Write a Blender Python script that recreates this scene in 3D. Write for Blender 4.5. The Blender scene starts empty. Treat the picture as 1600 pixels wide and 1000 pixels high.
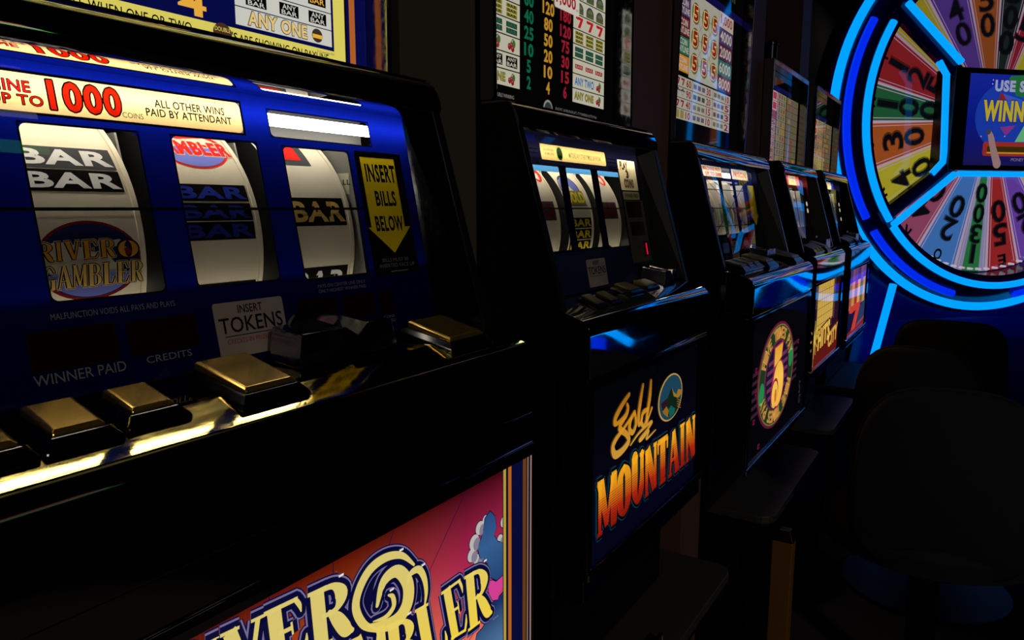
import bpy, bmesh, math, random
from mathutils import Vector, Matrix
random.seed(7)
C = bpy.context.scene.collection
SC = bpy.context.scene
# ------------------------------------------------------------------ camera, world, exposure
H = 1.05                                   # eye height of the photographer
FPX = 1156.0                               # focal length in pixels of the 1600 px wide frame
PITCH = math.atan2(175, FPX)
YAW = math.atan((1545 - 800) / FPX * math.cos(PITCH))
F0 = Vector((-math.sin(YAW), math.cos(YAW), 0)); RT = Vector((math.cos(YAW), math.sin(YAW), 0)); ZU = Vector((0, 0, 1))
FW = F0 * math.cos(PITCH) - ZU * math.sin(PITCH); UP = F0 * math.sin(PITCH) + ZU * math.cos(PITCH)
cd = bpy.data.cameras.new('camera'); cam = bpy.data.objects.new('camera', cd); C.objects.link(cam)
cam.matrix_world = Matrix(((RT.x, UP.x, -FW.x, 0), (RT.y, UP.y, -FW.y, 0), (RT.z, UP.z, -FW.z, H), (0, 0, 0, 1)))
cd.sensor_width = 36; cd.lens = FPX / 1600 * 36; cd.clip_start = .01
SC.camera = cam
w = bpy.data.worlds.new('world'); SC.world = w; w.use_nodes = True
w.node_tree.nodes['Background'].inputs[0].default_value = (.9, .8, .7, 1)
w.node_tree.nodes['Background'].inputs[1].default_value = .0
vs = SC.view_settings; vs.view_transform = 'Standard'; vs.look = 'None'; vs.exposure = 0; vs.gamma = 1; vs.use_curve_mapping = False

# ------------------------------------------------------------------ photo -> plane helpers (rows of the room: X = out of the machines, Y = along the row, z up from eye height)
def ray(x, y): return FW + RT * ((x - 800) / FPX) - UP * ((y - 500) / FPX)
def on_plane(x, y, p0, nrm):
    d = ray(x, y); p0 = Vector(p0); nrm = Vector(nrm)
    return d * (p0.dot(nrm) / d.dot(nrm))

# ------------------------------------------------------------------ materials
def lin(c):
    return tuple(((v / 255) / 12.92 if v / 255 <= .04045 else ((v / 255 + .055) / 1.055) ** 2.4) for v in c) + (1,)
MATS = {}
def mat(key, fn):
    if key not in MATS:
        m = bpy.data.materials.new(key); m.use_nodes = True
        fn(m, m.node_tree, m.node_tree.nodes['Principled BSDF']); MATS[key] = m
    return MATS[key]
def paint(name, col, rough=.5, metal=0, spec=.5, coat=0, noise=0):
    def fn(m, nt, p):
        p.inputs['Base Color'].default_value = lin(col); p.inputs['Roughness'].default_value = rough
        p.inputs['Metallic'].default_value = metal; p.inputs['Specular IOR Level'].default_value = spec
        p.inputs['Coat Weight'].default_value = coat; p.inputs['Coat Roughness'].default_value = .04
        if noise:
            tc = nt.nodes.new('ShaderNodeTexCoord'); mp = nt.nodes.new('ShaderNodeMapping'); mp.inputs['Scale'].default_value = (70, 14, 40); mp.inputs['Rotation'].default_value = (.3, .2, .8)
            nz = nt.nodes.new('ShaderNodeTexNoise'); nz.inputs['Scale'].default_value = 3; nz.inputs['Detail'].default_value = 8
            mr = nt.nodes.new('ShaderNodeMapRange'); mr.inputs[1].default_value = .35; mr.inputs[2].default_value = .75
            mr.inputs[3].default_value = rough; mr.inputs[4].default_value = rough + noise
            nt.links.new(tc.outputs['Object'], mp.inputs[0]); nt.links.new(mp.outputs[0], nz.inputs[0]); nt.links.new(nz.outputs[0], mr.inputs[0]); nt.links.new(mr.outputs[0], p.inputs['Roughness'])
            bp = nt.nodes.new('ShaderNodeBump'); bp.inputs['Strength'].default_value = .03 * min(1, noise / .1) ** 2; bp.inputs['Distance'].default_value = .002
            nt.links.new(nz.outputs[0], bp.inputs['Height']); nt.links.new(bp.outputs[0], p.inputs['Normal'])
    return mat(name, fn)
def lit(col, s=1.0, gloss=.5):
    """backlit printed glass: its own colour, lit from behind, with the sheen of the glass in front"""
    def fn(m, nt, p):
        p.inputs['Base Color'].default_value = (.002, .002, .002, 1); p.inputs['Roughness'].default_value = .03; p.inputs['Specular IOR Level'].default_value = gloss
        p.inputs['Emission Color'].default_value = lin(col); p.inputs['Emission Strength'].default_value = s
    return mat('backlit_%d_%d_%d_%d_%d' % (*col, round(s * 100), round(gloss * 100)), fn)
def ramp_lit(name, stops, axis='z', lo=0, hi=1, s=1, centre=None):
    """backlit art with a printed colour blend"""
    def fn(m, nt, p):
        p.inputs['Base Color'].default_value = (.002, .002, .002, 1); p.inputs['Roughness'].default_value = .03
        g = nt.nodes.new('ShaderNodeNewGeometry'); mr = nt.nodes.new('ShaderNodeMapRange'); mr.inputs[1].default_value = lo; mr.inputs[2].default_value = hi
        if centre is None:
            sp = nt.nodes.new('ShaderNodeSeparateXYZ'); nt.links.new(g.outputs['Position'], sp.inputs[0]); nt.links.new(sp.outputs['XYZ'.index(axis.upper())], mr.inputs[0])
        else:
            vd = nt.nodes.new('ShaderNodeVectorMath'); vd.operation = 'DISTANCE'; vd.inputs[1].default_value = centre
            nt.links.new(g.outputs['Position'], vd.inputs[0]); nt.links.new(vd.outputs['Value'], mr.inputs[0])
        r = nt.nodes.new('ShaderNodeValToRGB'); els = r.color_ramp.elements
        while len(els) < len(stops): els.new(.5)
        for e, (pos, c) in zip(els, stops): e.position = pos; e.color = lin(c)
        nt.links.new(mr.outputs[0], r.inputs[0]); nt.links.new(r.outputs[0], p.inputs['Emission Color']); p.inputs['Emission Strength'].default_value = s
    return mat(name, fn)
def glow(name, col, s):
    def fn(m, nt, p):
        p.inputs['Base Color'].default_value = (.01, .01, .01, 1); p.inputs['Emission Color'].default_value = lin(col); p.inputs['Emission Strength'].default_value = s
    return mat(name, fn)
def film(col, trans=.75):
    """silk-screened print on the reel glass: lets the lamp behind shine through"""
    def fn(m, nt, p):
        nt.nodes.remove(p)
        t = nt.nodes.new('ShaderNodeBsdfTranslucent'); d = nt.nodes.new('ShaderNodeBsdfDiffuse'); mx = nt.nodes.new('ShaderNodeMixShader'); mx.inputs[0].default_value = trans
        t.inputs[0].default_value = lin(col); d.inputs[0].default_value = lin(col)
        nt.links.new(d.outputs[0], mx.inputs[1]); nt.links.new(t.outputs[0], mx.inputs[2]); nt.links.new(mx.outputs[0], nt.nodes['Material Output'].inputs[0])
    return mat('film_%d_%d_%d_%d' % (*col, round(trans * 100)), fn)
def strip(name, col, trans=.3):
    """thin printed plastic of a reel strip"""
    def fn(m, nt, p):
        nt.nodes.remove(p)
        t = nt.nodes.new('ShaderNodeBsdfTranslucent'); d = nt.nodes.new('ShaderNodeBsdfDiffuse'); mx = nt.nodes.new('ShaderNodeMixShader'); mx.inputs[0].default_value = trans
        t.inputs[0].default_value = lin(col); d.inputs[0].default_value = lin(col)
        nt.links.new(d.outputs[0], mx.inputs[1]); nt.links.new(t.outputs[0], mx.inputs[2]); nt.links.new(mx.outputs[0], nt.nodes['Material Output'].inputs[0])
    return mat(name, fn)
M_REEL = strip('cream_reel_strip', (226, 219, 200), .4); M_INK = strip('black_reel_ink', (20, 20, 20), .2)
def clear(name='clear_glass', refl=1.0):
    def fn(m, nt, p):
        nt.nodes.remove(p)
        t = nt.nodes.new('ShaderNodeBsdfTransparent'); t.inputs[0].default_value = (.97, .97, .97, 1); g = nt.nodes.new('ShaderNodeBsdfGlossy'); g.inputs['Roughness'].default_value = .01
        f = nt.nodes.new('ShaderNodeFresnel'); f.inputs[0].default_value = 1.45
        ml = nt.nodes.new('ShaderNodeMath'); ml.operation = 'MULTIPLY'; ml.inputs[1].default_value = refl
        mx = nt.nodes.new('ShaderNodeMixShader'); nt.links.new(f.outputs[0], ml.inputs[0]); ge = nt.nodes.new('ShaderNodeNewGeometry'); iv = nt.nodes.new('ShaderNodeMath'); iv.operation = 'SUBTRACT'; iv.inputs[0].default_value = 1; nt.links.new(ge.outputs['Backfacing'], iv.inputs[1])
        m2 = nt.nodes.new('ShaderNodeMath'); m2.operation = 'MULTIPLY'; nt.links.new(ml.outputs[0], m2.inputs[0]); nt.links.new(iv.outputs[0], m2.inputs[1])
        nt.links.new(m2.outputs[0], mx.inputs[0]); nt.links.new(t.outputs[0], mx.inputs[1]); nt.links.new(g.outputs[0], mx.inputs[2])
        nt.links.new(mx.outputs[0], nt.nodes['Material Output'].inputs[0])
    return mat(name, fn)
M_LAM = paint('black_laminate', (17, 16, 15), .45, 0, .3)
M_SIDE = paint('black_side_panel', (22, 21, 19), .22, 0, .5)
M_CHROME = paint('smoked_chrome', (165, 165, 172), .07, 1, .5, 0, .16)
M_BEZEL = paint('scuffed_dark_chrome', (84, 84, 90), .12, 1, .5, 0, .1)
M_HOOD = paint('polished_smoked_chrome', (205, 205, 205), .035, 1)
M_DECK = paint('bronze_chrome_deck', (238, 212, 118), .03, 1, .5, 0, .06)
M_BLUECHROME = paint('black_chrome_deck', (215, 215, 222), .03, 1, .5, 0, .03)
M_PIANO = paint('piano_black', (6, 6, 7), .05, 0, .6, .6)
M_EDGE = paint('bright_chrome', (215, 215, 220), .12, 1)
M_GOLDCAP = paint('gold_button_cap', (236, 192, 98), .2, .9)
M_BTN = paint('black_button_base', (8, 8, 8), .12, 0, .5)
M_INNER = paint('black_inner_case', (9, 9, 9), .6)
M_PLATE = paint('grey_bracket_plate', (168, 168, 164), .5)
M_LED = paint('dark_red_display', (44, 4, 4), .1, 0, .4)
M_FAB = paint('black_stool_vinyl', (44, 44, 50), .8, 0, .1)
M_METAL = paint('dark_steel', (60, 60, 64), .25, 1)

# ------------------------------------------------------------------ mesh builder
class MB:
    def __init__(s): s.v = []; s.f = []; s.mi = []; s.m = []
    def mid(s, m):
        if m not in s.m: s.m.append(m)
        return s.m.index(m)
    def add(s, vs_, fs, m):
        o = len(s.v); s.v += [Vector(v) for v in vs_]; k = s.mid(m)
        for f in fs: s.f.append([i + o for i in f]); s.mi.append(k)
    def box(s, a, b, m):
        x0, y0, z0 = a; x1, y1, z1 = b
        s.add([(x0, y0, z0), (x1, y0, z0), (x1, y1, z0), (x0, y1, z0), (x0, y0, z1), (x1, y0, z1), (x1, y1, z1), (x0, y1, z1)],
              [(0, 3, 2, 1), (4, 5, 6, 7), (0, 1, 5, 4), (1, 2, 6, 5), (2, 3, 7, 6), (3, 0, 4, 7)], m)
    def prism(s, prof, y0, y1, m, caps=True):
        """profile of (n,z) points swept along the row"""
        n = len(prof); vs_ = [(p[0], y0, p[1]) for p in prof] + [(p[0], y1, p[1]) for p in prof]
        fs = [(i, (i + 1) % n, n + (i + 1) % n, n + i) for i in range(n)]
        if caps: fs += [tuple(range(n))[::-1], tuple(range(n, 2 * n))]
        s.add(vs_, fs, m)
    def loft(s, rings, m, closed=True, caps=True):
        n = len(rings[0]); vs_ = [p for r in rings for p in r]; fs = []
        for k in range(len(rings) - 1):
            for i in range(n if closed else n - 1):
                j = (i + 1) % n; fs.append((k * n + i, k * n + j, (k + 1) * n + j, (k + 1) * n + i))
        if caps and closed: fs += [tuple(range(n))[::-1], tuple(range((len(rings) - 1) * n, len(rings) * n))]
        s.add(vs_, fs, m)
    def tube(s, pts, r, m, seg=10, closed=False):
        pts = [Vector(p) for p in pts]; rings = []; n = len(pts)
        for i, p in enumerate(pts):
            a = pts[(i - 1) % n] if (i > 0 or closed) else p; b = pts[(i + 1) % n] if (i < n - 1 or closed) else p
            t = (b - a).normalized(); u = t.orthogonal() if i == 0 else (uu - t * uu.dot(t))
            u.normalize(); uu = u; q = t.cross(u); rr = r[i] if isinstance(r, (list, tuple)) else r
            rings.append([p + (u * math.cos(2 * math.pi * k / seg) + q * math.sin(2 * math.pi * k / seg)) * rr for k in range(seg)])
        if closed: rings.append(rings[0])
        s.loft(rings, m, True, not closed)
    def build(s, name, parent=None, smooth=None, bevel=0, recalc=True):
        loc = Vector((0, 0, 0)); q = parent
        while q is not None: loc += q.location; q = q.parent
        me = bpy.data.meshes.new(name); me.from_pydata([tuple(v + Vector((0, 0, H)) - loc) for v in s.v], [], s.f)
        for m in s.m: me.materials.append(m)
        me.polygons.foreach_set('material_index', s.mi); me.update()
        if recalc:
            bm = bmesh.new(); bm.from_mesh(me); bmesh.ops.remove_doubles(bm, verts=bm.verts, dist=1e-6); bmesh.ops.recalc_face_normals(bm, faces=bm.faces); bm.to_mesh(me); bm.free()
        o = bpy.data.objects.new(name, me); C.objects.link(o)
        if parent is not None: o.parent = parent
        if smooth is not None:
            me.polygons.foreach_set('use_smooth', [True] * len(me.polygons)); me.set_sharp_from_angle(angle=math.radians(smooth))
        if bevel:
            b = o.modifiers.new('bevel', 'BEVEL'); b.width = bevel; b.segments = 2; b.limit_method = 'ANGLE'; b.harden_normals = False
        return o
def thing(name, label, cat, loc, group=None):
    o = bpy.data.objects.new(name, None); C.objects.link(o); o.location = (loc[0], loc[1], loc[2] + H); o.empty_display_size = .05
    o['label'] = label; o['category'] = cat
    if group: o['group'] = group
    return o
def struct(name, mb, **k):
    o = mb.build(name, None, **k); o['kind'] = 'structure'; return o

# ------------------------------------------------------------------ lettering
_tc = {}
def glyphs(s, off, sp=1.0):
    """outline of a word as a flat mesh, normalised to its own bounding box"""
    k = (s, off, sp)
    if k not in _tc:
        cu = bpy.data.curves.new('lettering', 'FONT'); cu.body = s; cu.offset = off; cu.resolution_u = 3; cu.fill_mode = 'FRONT'; cu.space_character = sp
        ob = bpy.data.objects.new('lettering', cu); C.objects.link(ob)
        dg = bpy.context.evaluated_depsgraph_get(); ev = ob.evaluated_get(dg); me = ev.to_mesh()
        vs_ = [(v.co.x, v.co.y) for v in me.vertices]; fs = [tuple(p.vertices) for p in me.polygons]; ev.to_mesh_clear()
        bpy.data.objects.remove(ob); bpy.data.curves.remove(cu)
        _tc[k] = (vs_, fs)
    return _tc[k]
def cat_rom(pts, n=6):
    P = [pts[0]] + list(pts) + [pts[-1]]; out = []
    for i in range(1, len(P) - 2):
        for k in range(n):
            t = k / n; a = []
            for d in range(len(pts[0])):
                p0, p1, p2, p3 = P[i - 1][d], P[i][d], P[i + 1][d], P[i + 2][d]
                a.append(.5 * (2 * p1 + (p2 - p0) * t + (2 * p0 - 5 * p1 + 4 * p2 - p3) * t * t + (3 * p1 - p0 - 3 * p2 + p3) * t ** 3))
            out.append(tuple(a))
    return out + [tuple(pts[-1])]
class Art:
    """flat printing on a plane (or a reel); u along, v up, h lifts one ink layer over the next"""
    def __init__(s, fn, px=None): s.mb = MB(); s.fn = fn; s.px = px; s.step = .00025
    def P(s, x, y): return s.px(x, y)
    def put(s, vs_, fs, m, L): s.mb.add([s.fn(u, v, L * s.step) for u, v in vs_], fs, m)
    def poly(s, pts, m, L): s.put(pts, [tuple(range(len(pts)))], m, L)
    def rect(s, u0, v0, u1, v1, m, L, nu=1, nv=1):
        vs_ = [(u0 + (u1 - u0) * i / nu, v0 + (v1 - v0) * j / nv) for j in range(nv + 1) for i in range(nu + 1)]
        s.put(vs_, [(j * (nu + 1) + i, j * (nu + 1) + i + 1, (j + 1) * (nu + 1) + i + 1, (j + 1) * (nu + 1) + i) for j in range(nv) for i in range(nu)], m, L)
    def rrect(s, u0, v0, u1, v1, r, m, L):
        pts = []
        for cu, cv, a0 in ((u1 - r, v1 - r, 0), (u0 + r, v1 - r, 90), (u0 + r, v0 + r, 180), (u1 - r, v0 + r, 270)):
            pts += [(cu + r * math.cos(math.radians(a0 + k * 22.5)), cv + r * math.sin(math.radians(a0 + k * 22.5))) for k in range(5)]
        s.poly(pts, m, L)
    def ellipse(s, cu, cv, ru, rv, m, L, n=40, a0=0, a1=360):
        pts = [(cu + ru * math.cos(math.radians(a0 + (a1 - a0) * k / n)), cv + rv * math.sin(math.radians(a0 + (a1 - a0) * k / n))) for k in range(n + (a1 - a0 < 360))]
        s.poly(pts, m, L)
    def ring(s, cu, cv, ru, rv, wd, m, L, n=48):
        vs_ = []
        for k in range(n):
            a = 2 * math.pi * k / n; vs_ += [(cu + ru * math.cos(a), cv + rv * math.sin(a)), (cu + (ru - wd) * math.cos(a), cv + (rv - wd) * math.sin(a))]
        s.put(vs_, [(2 * k, 2 * ((k + 1) % n), 2 * ((k + 1) % n) + 1, 2 * k + 1) for k in range(n)], m, L)
    def text(s, t, u0, v0, u1, v1, m, L, bold=0, shear=0, outline=None, om=None):
        sp = 1 + max(0, bold) * 2.5; base, _ = glyphs(t, 0, sp); x0 = min(p[0] for p in base); x1 = max(p[0] for p in base); y0 = min(p[1] for p in base); y1 = max(p[1] for p in base)
        for o, mm, LL in ([(outline, om, L - 1)] if outline else []) + [(bold, m, L)]:
            vs_, fs = glyphs(t, o, sp); out = []
            for x, y in vs_:
                a = (x - x0) / (x1 - x0); b = (y - y0) / (y1 - y0)
                out.append((u0 + (u1 - u0) * a + shear * (v1 - v0) * b, v0 + (v1 - v0) * b))
            s.put(out, fs, mm, LL)
    def contour(s, t, u0, v0, u1, v1, wd, m, L, bold=.024):
        """thin inked line round the letters of a word"""
        base, fs = glyphs(t, 0, 1 + bold * 2.5); x0 = min(p[0] for p in base); x1 = max(p[0] for p in base); y0 = min(p[1] for p in base); y1 = max(p[1] for p in base)
        base, fs = glyphs(t, bold, 1 + bold * 2.5); cnt = {}
        for f in fs:
            for i in range(len(f)):
                e = (f[i], f[(i + 1) % len(f)]); k = tuple(sorted((tuple(round(c, 5) for c in base[e[0]]), tuple(round(c, 5) for c in base[e[1]])))); cnt[k] = cnt.get(k, 0) + 1
        q = lambda p: (u0 + (u1 - u0) * (p[0] - x0) / (x1 - x0), v0 + (v1 - v0) * (p[1] - y0) / (y1 - y0))
        for (a, b), c in cnt.items():
            if c == 1: s.stroke([q(a) + (wd,), q(b) + (wd,)], m, L, 0, False, False)
    def qtext(s, t, p00, p10, p01, p11, m, L, bold=0, outline=None, om=None):
        """text fitted into a four-cornered patch: bottom-left, bottom-right, top-left, top-right"""
        sp = 1 + max(0, bold) * 2.5; base, _ = glyphs(t, 0, sp); x0 = min(p[0] for p in base); x1 = max(p[0] for p in base); y0 = min(p[1] for p in base); y1 = max(p[1] for p in base)
        for o, mm, LL in ([(outline, om, L - 1)] if outline else []) + [(bold, m, L)]:
            vs_, fs = glyphs(t, o, sp); out = []
            for x, y in vs_:
                a = (x - x0) / (x1 - x0); b = (y - y0) / (y1 - y0)
                out.append(tuple((1 - b) * ((1 - a) * p00[k] + a * p10[k]) + b * ((1 - a) * p01[k] + a * p11[k]) for k in (0, 1)))
            s.put(out, fs, mm, LL)
    def stroke(s, pts, m, L, grow=0, smooth=True, caps=True):
        """brush stroke through (u,v,width) points"""
        if smooth and len(pts) > 2: pts = cat_rom(pts, 6)
        n = len(pts); l, r = [], []
        for i, p in enumerate(pts):
            a = pts[max(0, i - 1)]; b = pts[min(n - 1, i + 1)]; dx, dy = b[0] - a[0], b[1] - a[1]; q = math.hypot(dx, dy) or 1
            wd = p[2] / 2 + grow; l.append((p[0] - dy / q * wd, p[1] + dx / q * wd)); r.append((p[0] + dy / q * wd, p[1] - dx / q * wd))
        s.put(l + r, [(i, i + 1, n + i + 1, n + i) for i in range(n - 1)], m, L)
        if caps:
            for p in (pts[0], pts[-1]): s.ellipse(p[0], p[1], p[2] / 2 + grow, p[2] / 2 + grow, m, L, 10)
    def build(s, name, parent): return s.mb.build(name, parent, recalc=False)
# heavy decorated roman capitals, drawn as brush strokes in a unit box
S_ = lambda *a: a
GL = {
 'R': [[(.27, .02, .3), (.27, .98, .3)], [(.06, .97, .07), (.5, .97, .07)], [(.04, .03, .07), (.5, .03, .07)], ['c', (.3, .95, .1), (.66, .93, .12), (.82, .73, .3), (.66, .53, .12), (.36, .5, .08)], ['c', (.5, .52, .1), (.66, .34, .26), (.82, .1, .27), (.95, .04, .1)]],
 'I': [[(.5, .02, .42), (.5, .98, .42)], [(.12, .97, .08), (.88, .97, .08)], [(.12, .03, .08), (.88, .03, .08)]],
 'V': [[(.2, .97, .3), (.52, .05, .2)], [(.84, .97, .12), (.54, .05, .1)], [(.0, .97, .07), (.42, .97, .07)], [(.68, .97, .07), (1, .97, .07)]],
 'E': [[(.28, .02, .32), (.28, .98, .32)], [(.05, .96, .09), (.86, .96, .09)], ['c', (.8, .96, .1), (.88, .84, .1), (.9, .72, .03)], [(.3, .52, .09), (.66, .52, .09)], [(.64, .62, .05), (.64, .4, .05)], [(.05, .04, .09), (.88, .04, .09)], ['c', (.82, .04, .1), (.92, .16, .1), (.96, .3, .03)]],
 'G': [['c', (.88, .74, .1), (.72, .93, .12), (.5, .97, .1), (.24, .78, .28), (.18, .5, .32), (.24, .22, .28), (.5, .03, .1), (.74, .08, .12), (.82, .3, .2)], [(.8, .02, .26), (.8, .42, .26)], [(.56, .42, .07), (.98, .42, .07)]],
 'A': [[(.14, .03, .1), (.46, .96, .12)], [(.5, .98, .2), (.82, .03, .32)], [(.26, .34, .08), (.7, .34, .08)], [(.0, .03, .07), (.32, .03, .07)], [(.58, .03, .07), (1.02, .03, .07)]],
 'M': [[(.12, .03, .1), (.14, .97, .12)], [(.16, .97, .26), (.5, .1, .16)], [(.5, .1, .08), (.82, .97, .1)], [(.86, .03, .26), (.86, .97, .26)], [(.0, .97, .06), (.26, .97, .06)], [(.0, .03, .06), (.26, .03, .06)], [(.72, .03, .06), (1, .03, .06)], [(.74, .97, .06), (1, .97, .06)]],
 'B': [[(.27, .02, .32), (.27, .98, .32)], [(.05, .97, .07), (.5, .97, .07)], [(.05, .03, .07), (.5, .03, .07)], ['c', (.3, .95, .09), (.64, .93, .12), (.78, .74, .28), (.64, .55, .12), (.36, .52, .08)], ['c', (.36, .52, .08), (.7, .5, .12), (.86, .27, .3), (.7, .06, .12), (.3, .05, .09)]],
 'L': [[(.3, .02, .34), (.3, .98, .34)], [(.05, .97, .07), (.6, .97, .07)], [(.05, .04, .09), (.9, .04, .09)], ['c', (.82, .05, .1), (.92, .18, .1), (.95, .34, .03)]],
 'O': [['c', (.5, .95, .12), (.24, .78, .3), (.2, .5, .34), (.24, .22, .3), (.5, .05, .12), (.76, .22, .3), (.8, .5, .34), (.76, .78, .3), (.5, .95, .12)]],
 'U': [['c', (.24, .97, .34), (.24, .6, .34), (.26, .26, .3), (.5, .06, .14), (.74, .26, .3), (.8, .6, .2), (.8, .97, .2)], [(.02, .97, .07), (.48, .97, .07)], [(.62, .97, .07), (.98, .97, .07)]],
 'N': [[(.14, .03, .16), (.14, .97, .16)], [(.2, .97, .32), (.8, .05, .32)], [(.86, .03, .14), (.86, .97, .14)], [(.0, .03, .07), (.3, .03, .07)], [(.7, .97, .07), (1, .97, .07)]],
 'T': [[(.5, .02, .36), (.5, .98, .36)], [(.04, .94, .14), (.96, .94, .14)], [(.06, .94, .1), (.06, .7, .06)], [(.94, .94, .1), (.94, .7, .06)], [(.22, .03, .07), (.78, .03, .07)]],
}
def letter(A, ch, q, m, L, grow=0, kw=1.0):
    """one capital fitted into the patch q = (bl, br, tl, tr)"""
    bl, br, tl, tr = q; bw = (abs(br[0] - bl[0]) + abs(tr[0] - tl[0])) / 2
    def mp(p): 
        a, b = p[0], p[1]
        return tuple((1 - b) * ((1 - a) * bl[k] + a * br[k]) + b * ((1 - a) * tl[k] + a * tr[k]) for k in (0, 1)) + (p[2] * bw * kw,)
    for st in GL[ch]:
        if st[0] == 'c': A.stroke([mp(p) for p in st[1:]], m, L, grow)
        else: A.stroke([mp(p) for p in st], m, L, grow, False, False)
def word(A, s, q, m, L, grow=0, kw=1.0, gap=.04, widths={}):
    ws = [widths.get(c, .55 if c == 'I' else 1) for c in s]; T = sum(ws) + gap * (len(s) - 1); x = 0
    lerp = lambda p, r, a: tuple(p[k] + (r[k] - p[k]) * a for k in (0, 1))
    for c, wd in zip(s, ws):
        a, b = x / T, (x + wd) / T; x += wd + gap
        letter(A, c, (lerp(q[0], q[1], a), lerp(q[0], q[1], b), lerp(q[2], q[3], a), lerp(q[2], q[3], b)), m, L, grow, kw)

# ------------------------------------------------------------------ room shell
ZF, ZC = -H, 1.62                                     # floor and ceiling, measured from eye height
NB = -.95                                             # back of the machines
M_WALL = paint('dark_brown_wall', (58, 42, 36), .7); M_CARPET = paint('dark_carpet', (72, 60, 56), .95, 0, .1); M_CEIL = paint('black_ceiling', (12, 12, 13), .9, 0, .1)
M_GREY = paint('charcoal_wall', (64, 64, 66), .8)
b = MB(); b.box((-1.3, -2.6, ZF - .1), (3.2, 7.2, ZF), M_CARPET); struct('floor', b)
b = MB(); b.box((-1.3, -2.6, ZC), (3.2, 7.2, ZC + .1), M_CEIL); struct('ceiling', b)
b = MB(); b.box((-1.3, -2.6, ZF), (-1.2, 7.2, ZC), M_GREY); struct('wall_left', b)
b = MB(); b.box((3.1, -2.6, ZF), (3.2, 7.2, ZC), M_WALL); struct('wall_right', b)
b = MB(); b.box((-1.2, 7.1, ZF), (3.1, 7.2, ZC), M_GREY); struct('wall_far', b)
b = MB(); b.box((-1.2, -2.6, ZF), (3.1, -2.5, ZC), paint('black_back_wall', (16, 13, 12), .9, 0, .1)); struct('wall_back', b)
M_PIL = paint('dark_brown_pillar', (118, 84, 74), .6); M_PIL2 = paint('olive_black_pillar', (90, 84, 70), .6)
def lamp(x, y, z, power, size, col=(1, .85, .7)):
    l = bpy.data.lights.new('fill_lamp', 'AREA'); l.energy = power; l.size = size; l.color = col; l.shape = 'DISK'
    o = bpy.data.objects.new('fill_lamp', l); C.objects.link(o); o.location = (x, y, z + H); return o
lamp(2.3, -.7, ZC - .3, 16, .2, (1, .92, .82)); lamp(-.75, 6.6, ZC - .06, .3, .2, (1, .92, .82))  # unseen fill lamps, added to lift the dark room and the far wall
sl_ = bpy.data.lights.new('aisle_downlight', 'SPOT'); sl_.energy = 160; sl_.spot_size = math.radians(38); sl_.spot_blend = .5; sl_.shadow_soft_size = .05; sl_.color = (1, .88, .78)
so_ = bpy.data.objects.new('aisle_downlight', sl_); C.objects.link(so_); so_.location = (.75, .45, ZC - .02 + H)

# ------------------------------------------------------------------ slot machines
GN, GT = -.458, .2                                    # reel glass: n = GN - GT z
RC, RZ, RR = -.5685, -.03, .104                       # reel axis and radius
gfn = lambda u, v, h: (GN - GT * v + h, u, v + GT * h)
def gpx(x, y): p = on_plane(x, y, (GN, 0, 0), (1, 0, GT)); return (p.y, p.z)
def holes_sheet(A, u0, v0, u1, v1, holes, m, L, r=.004):
    """printed sheet with clear rounded windows"""
    us = sorted({u0, u1, *[h[0] for h in holes], *[h[2] for h in holes]}); vs_ = sorted({v0, v1, *[h[1] for h in holes], *[h[3] for h in holes]})
    for i in range(len(us) - 1):
        for j in range(len(vs_) - 1):
            cu, cv = (us[i] + us[i + 1]) / 2, (vs_[j] + vs_[j + 1]) / 2
            if not any(h[0] < cu < h[2] and h[1] < cv < h[3] for h in holes): A.rect(us[i], vs_[j], us[i + 1], vs_[j + 1], m, L)
    for h in holes:
        for cu, cv, su, sv in ((h[0], h[1], 1, 1), (h[2], h[1], -1, 1), (h[2], h[3], -1, -1), (h[0], h[3], 1, -1)):
            arc = [(cu + su * r * (1 - math.sin(math.radians(t))), cv + sv * r * (1 - math.cos(math.radians(t)))) for t in (0, 22, 45, 68, 90)]
            A.poly([(cu, cv)] + arc, m, L)
def line_frame(A, h, wd, m, L):
    u0, v0, u1, v1 = h
    A.rect(u0 - wd, v0 - wd, u1 + wd, v0, m, L); A.rect(u0 - wd, v1, u1 + wd, v1 + wd, m, L); A.rect(u0 - wd, v0, u0, v1, m, L); A.rect(u1, v0, u1 + wd, v1, m, L)

def reel(parent, u0, u1, symbols):
    b = MB(); N = 72
    ring = lambda u, r: [(RC + r * math.cos(2 * math.pi * k / N), u, RZ + r * math.sin(2 * math.pi * k / N)) for k in range(N)]
    b.loft([ring(u0, RR), ring(u1 - .0035, RR)], M_REEL, True, False)
    b.loft([ring(u1 - .0035, RR), ring(u1 - .0035, RR + .001), ring(u1, RR + .001), ring(u1, RR - .006)], M_REEL, True, False)
    b.loft([ring(u1 - .0008, RR - .006), ring(u1 - .0008, .03)], M_INNER, True, False); b.loft([ring(u0, RR), ring(u0, .03)], M_INNER, True, False)
    A = Art(lambda u, a, h: (RC + (RR + .0003 + h) * math.cos(math.radians(a)), u, RZ + (RR + .0003 + h) * math.sin(math.radians(a))))
    symbols(A, u0, u1)
    off = len(b.v)
    for f, k in zip(A.mb.f, A.mb.mi): b.f.append([i + off for i in f]); b.mi.append(b.mid(A.mb.m[k]))
    b.v += A.mb.v
    return b.build('reel', parent, smooth=30, recalc=False)
def bar(A, u0, u1, a0, a1, ink, bg, text='BAR', tb=.035):
    A.rect(u0, a0, u1, a1, bg, 0, 1, 6)
    m = (a1 - a0) * .17; A.text(text, u0 + .004, a0 + m, u1 - .003, a1 - m, ink, 1, tb)

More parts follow.
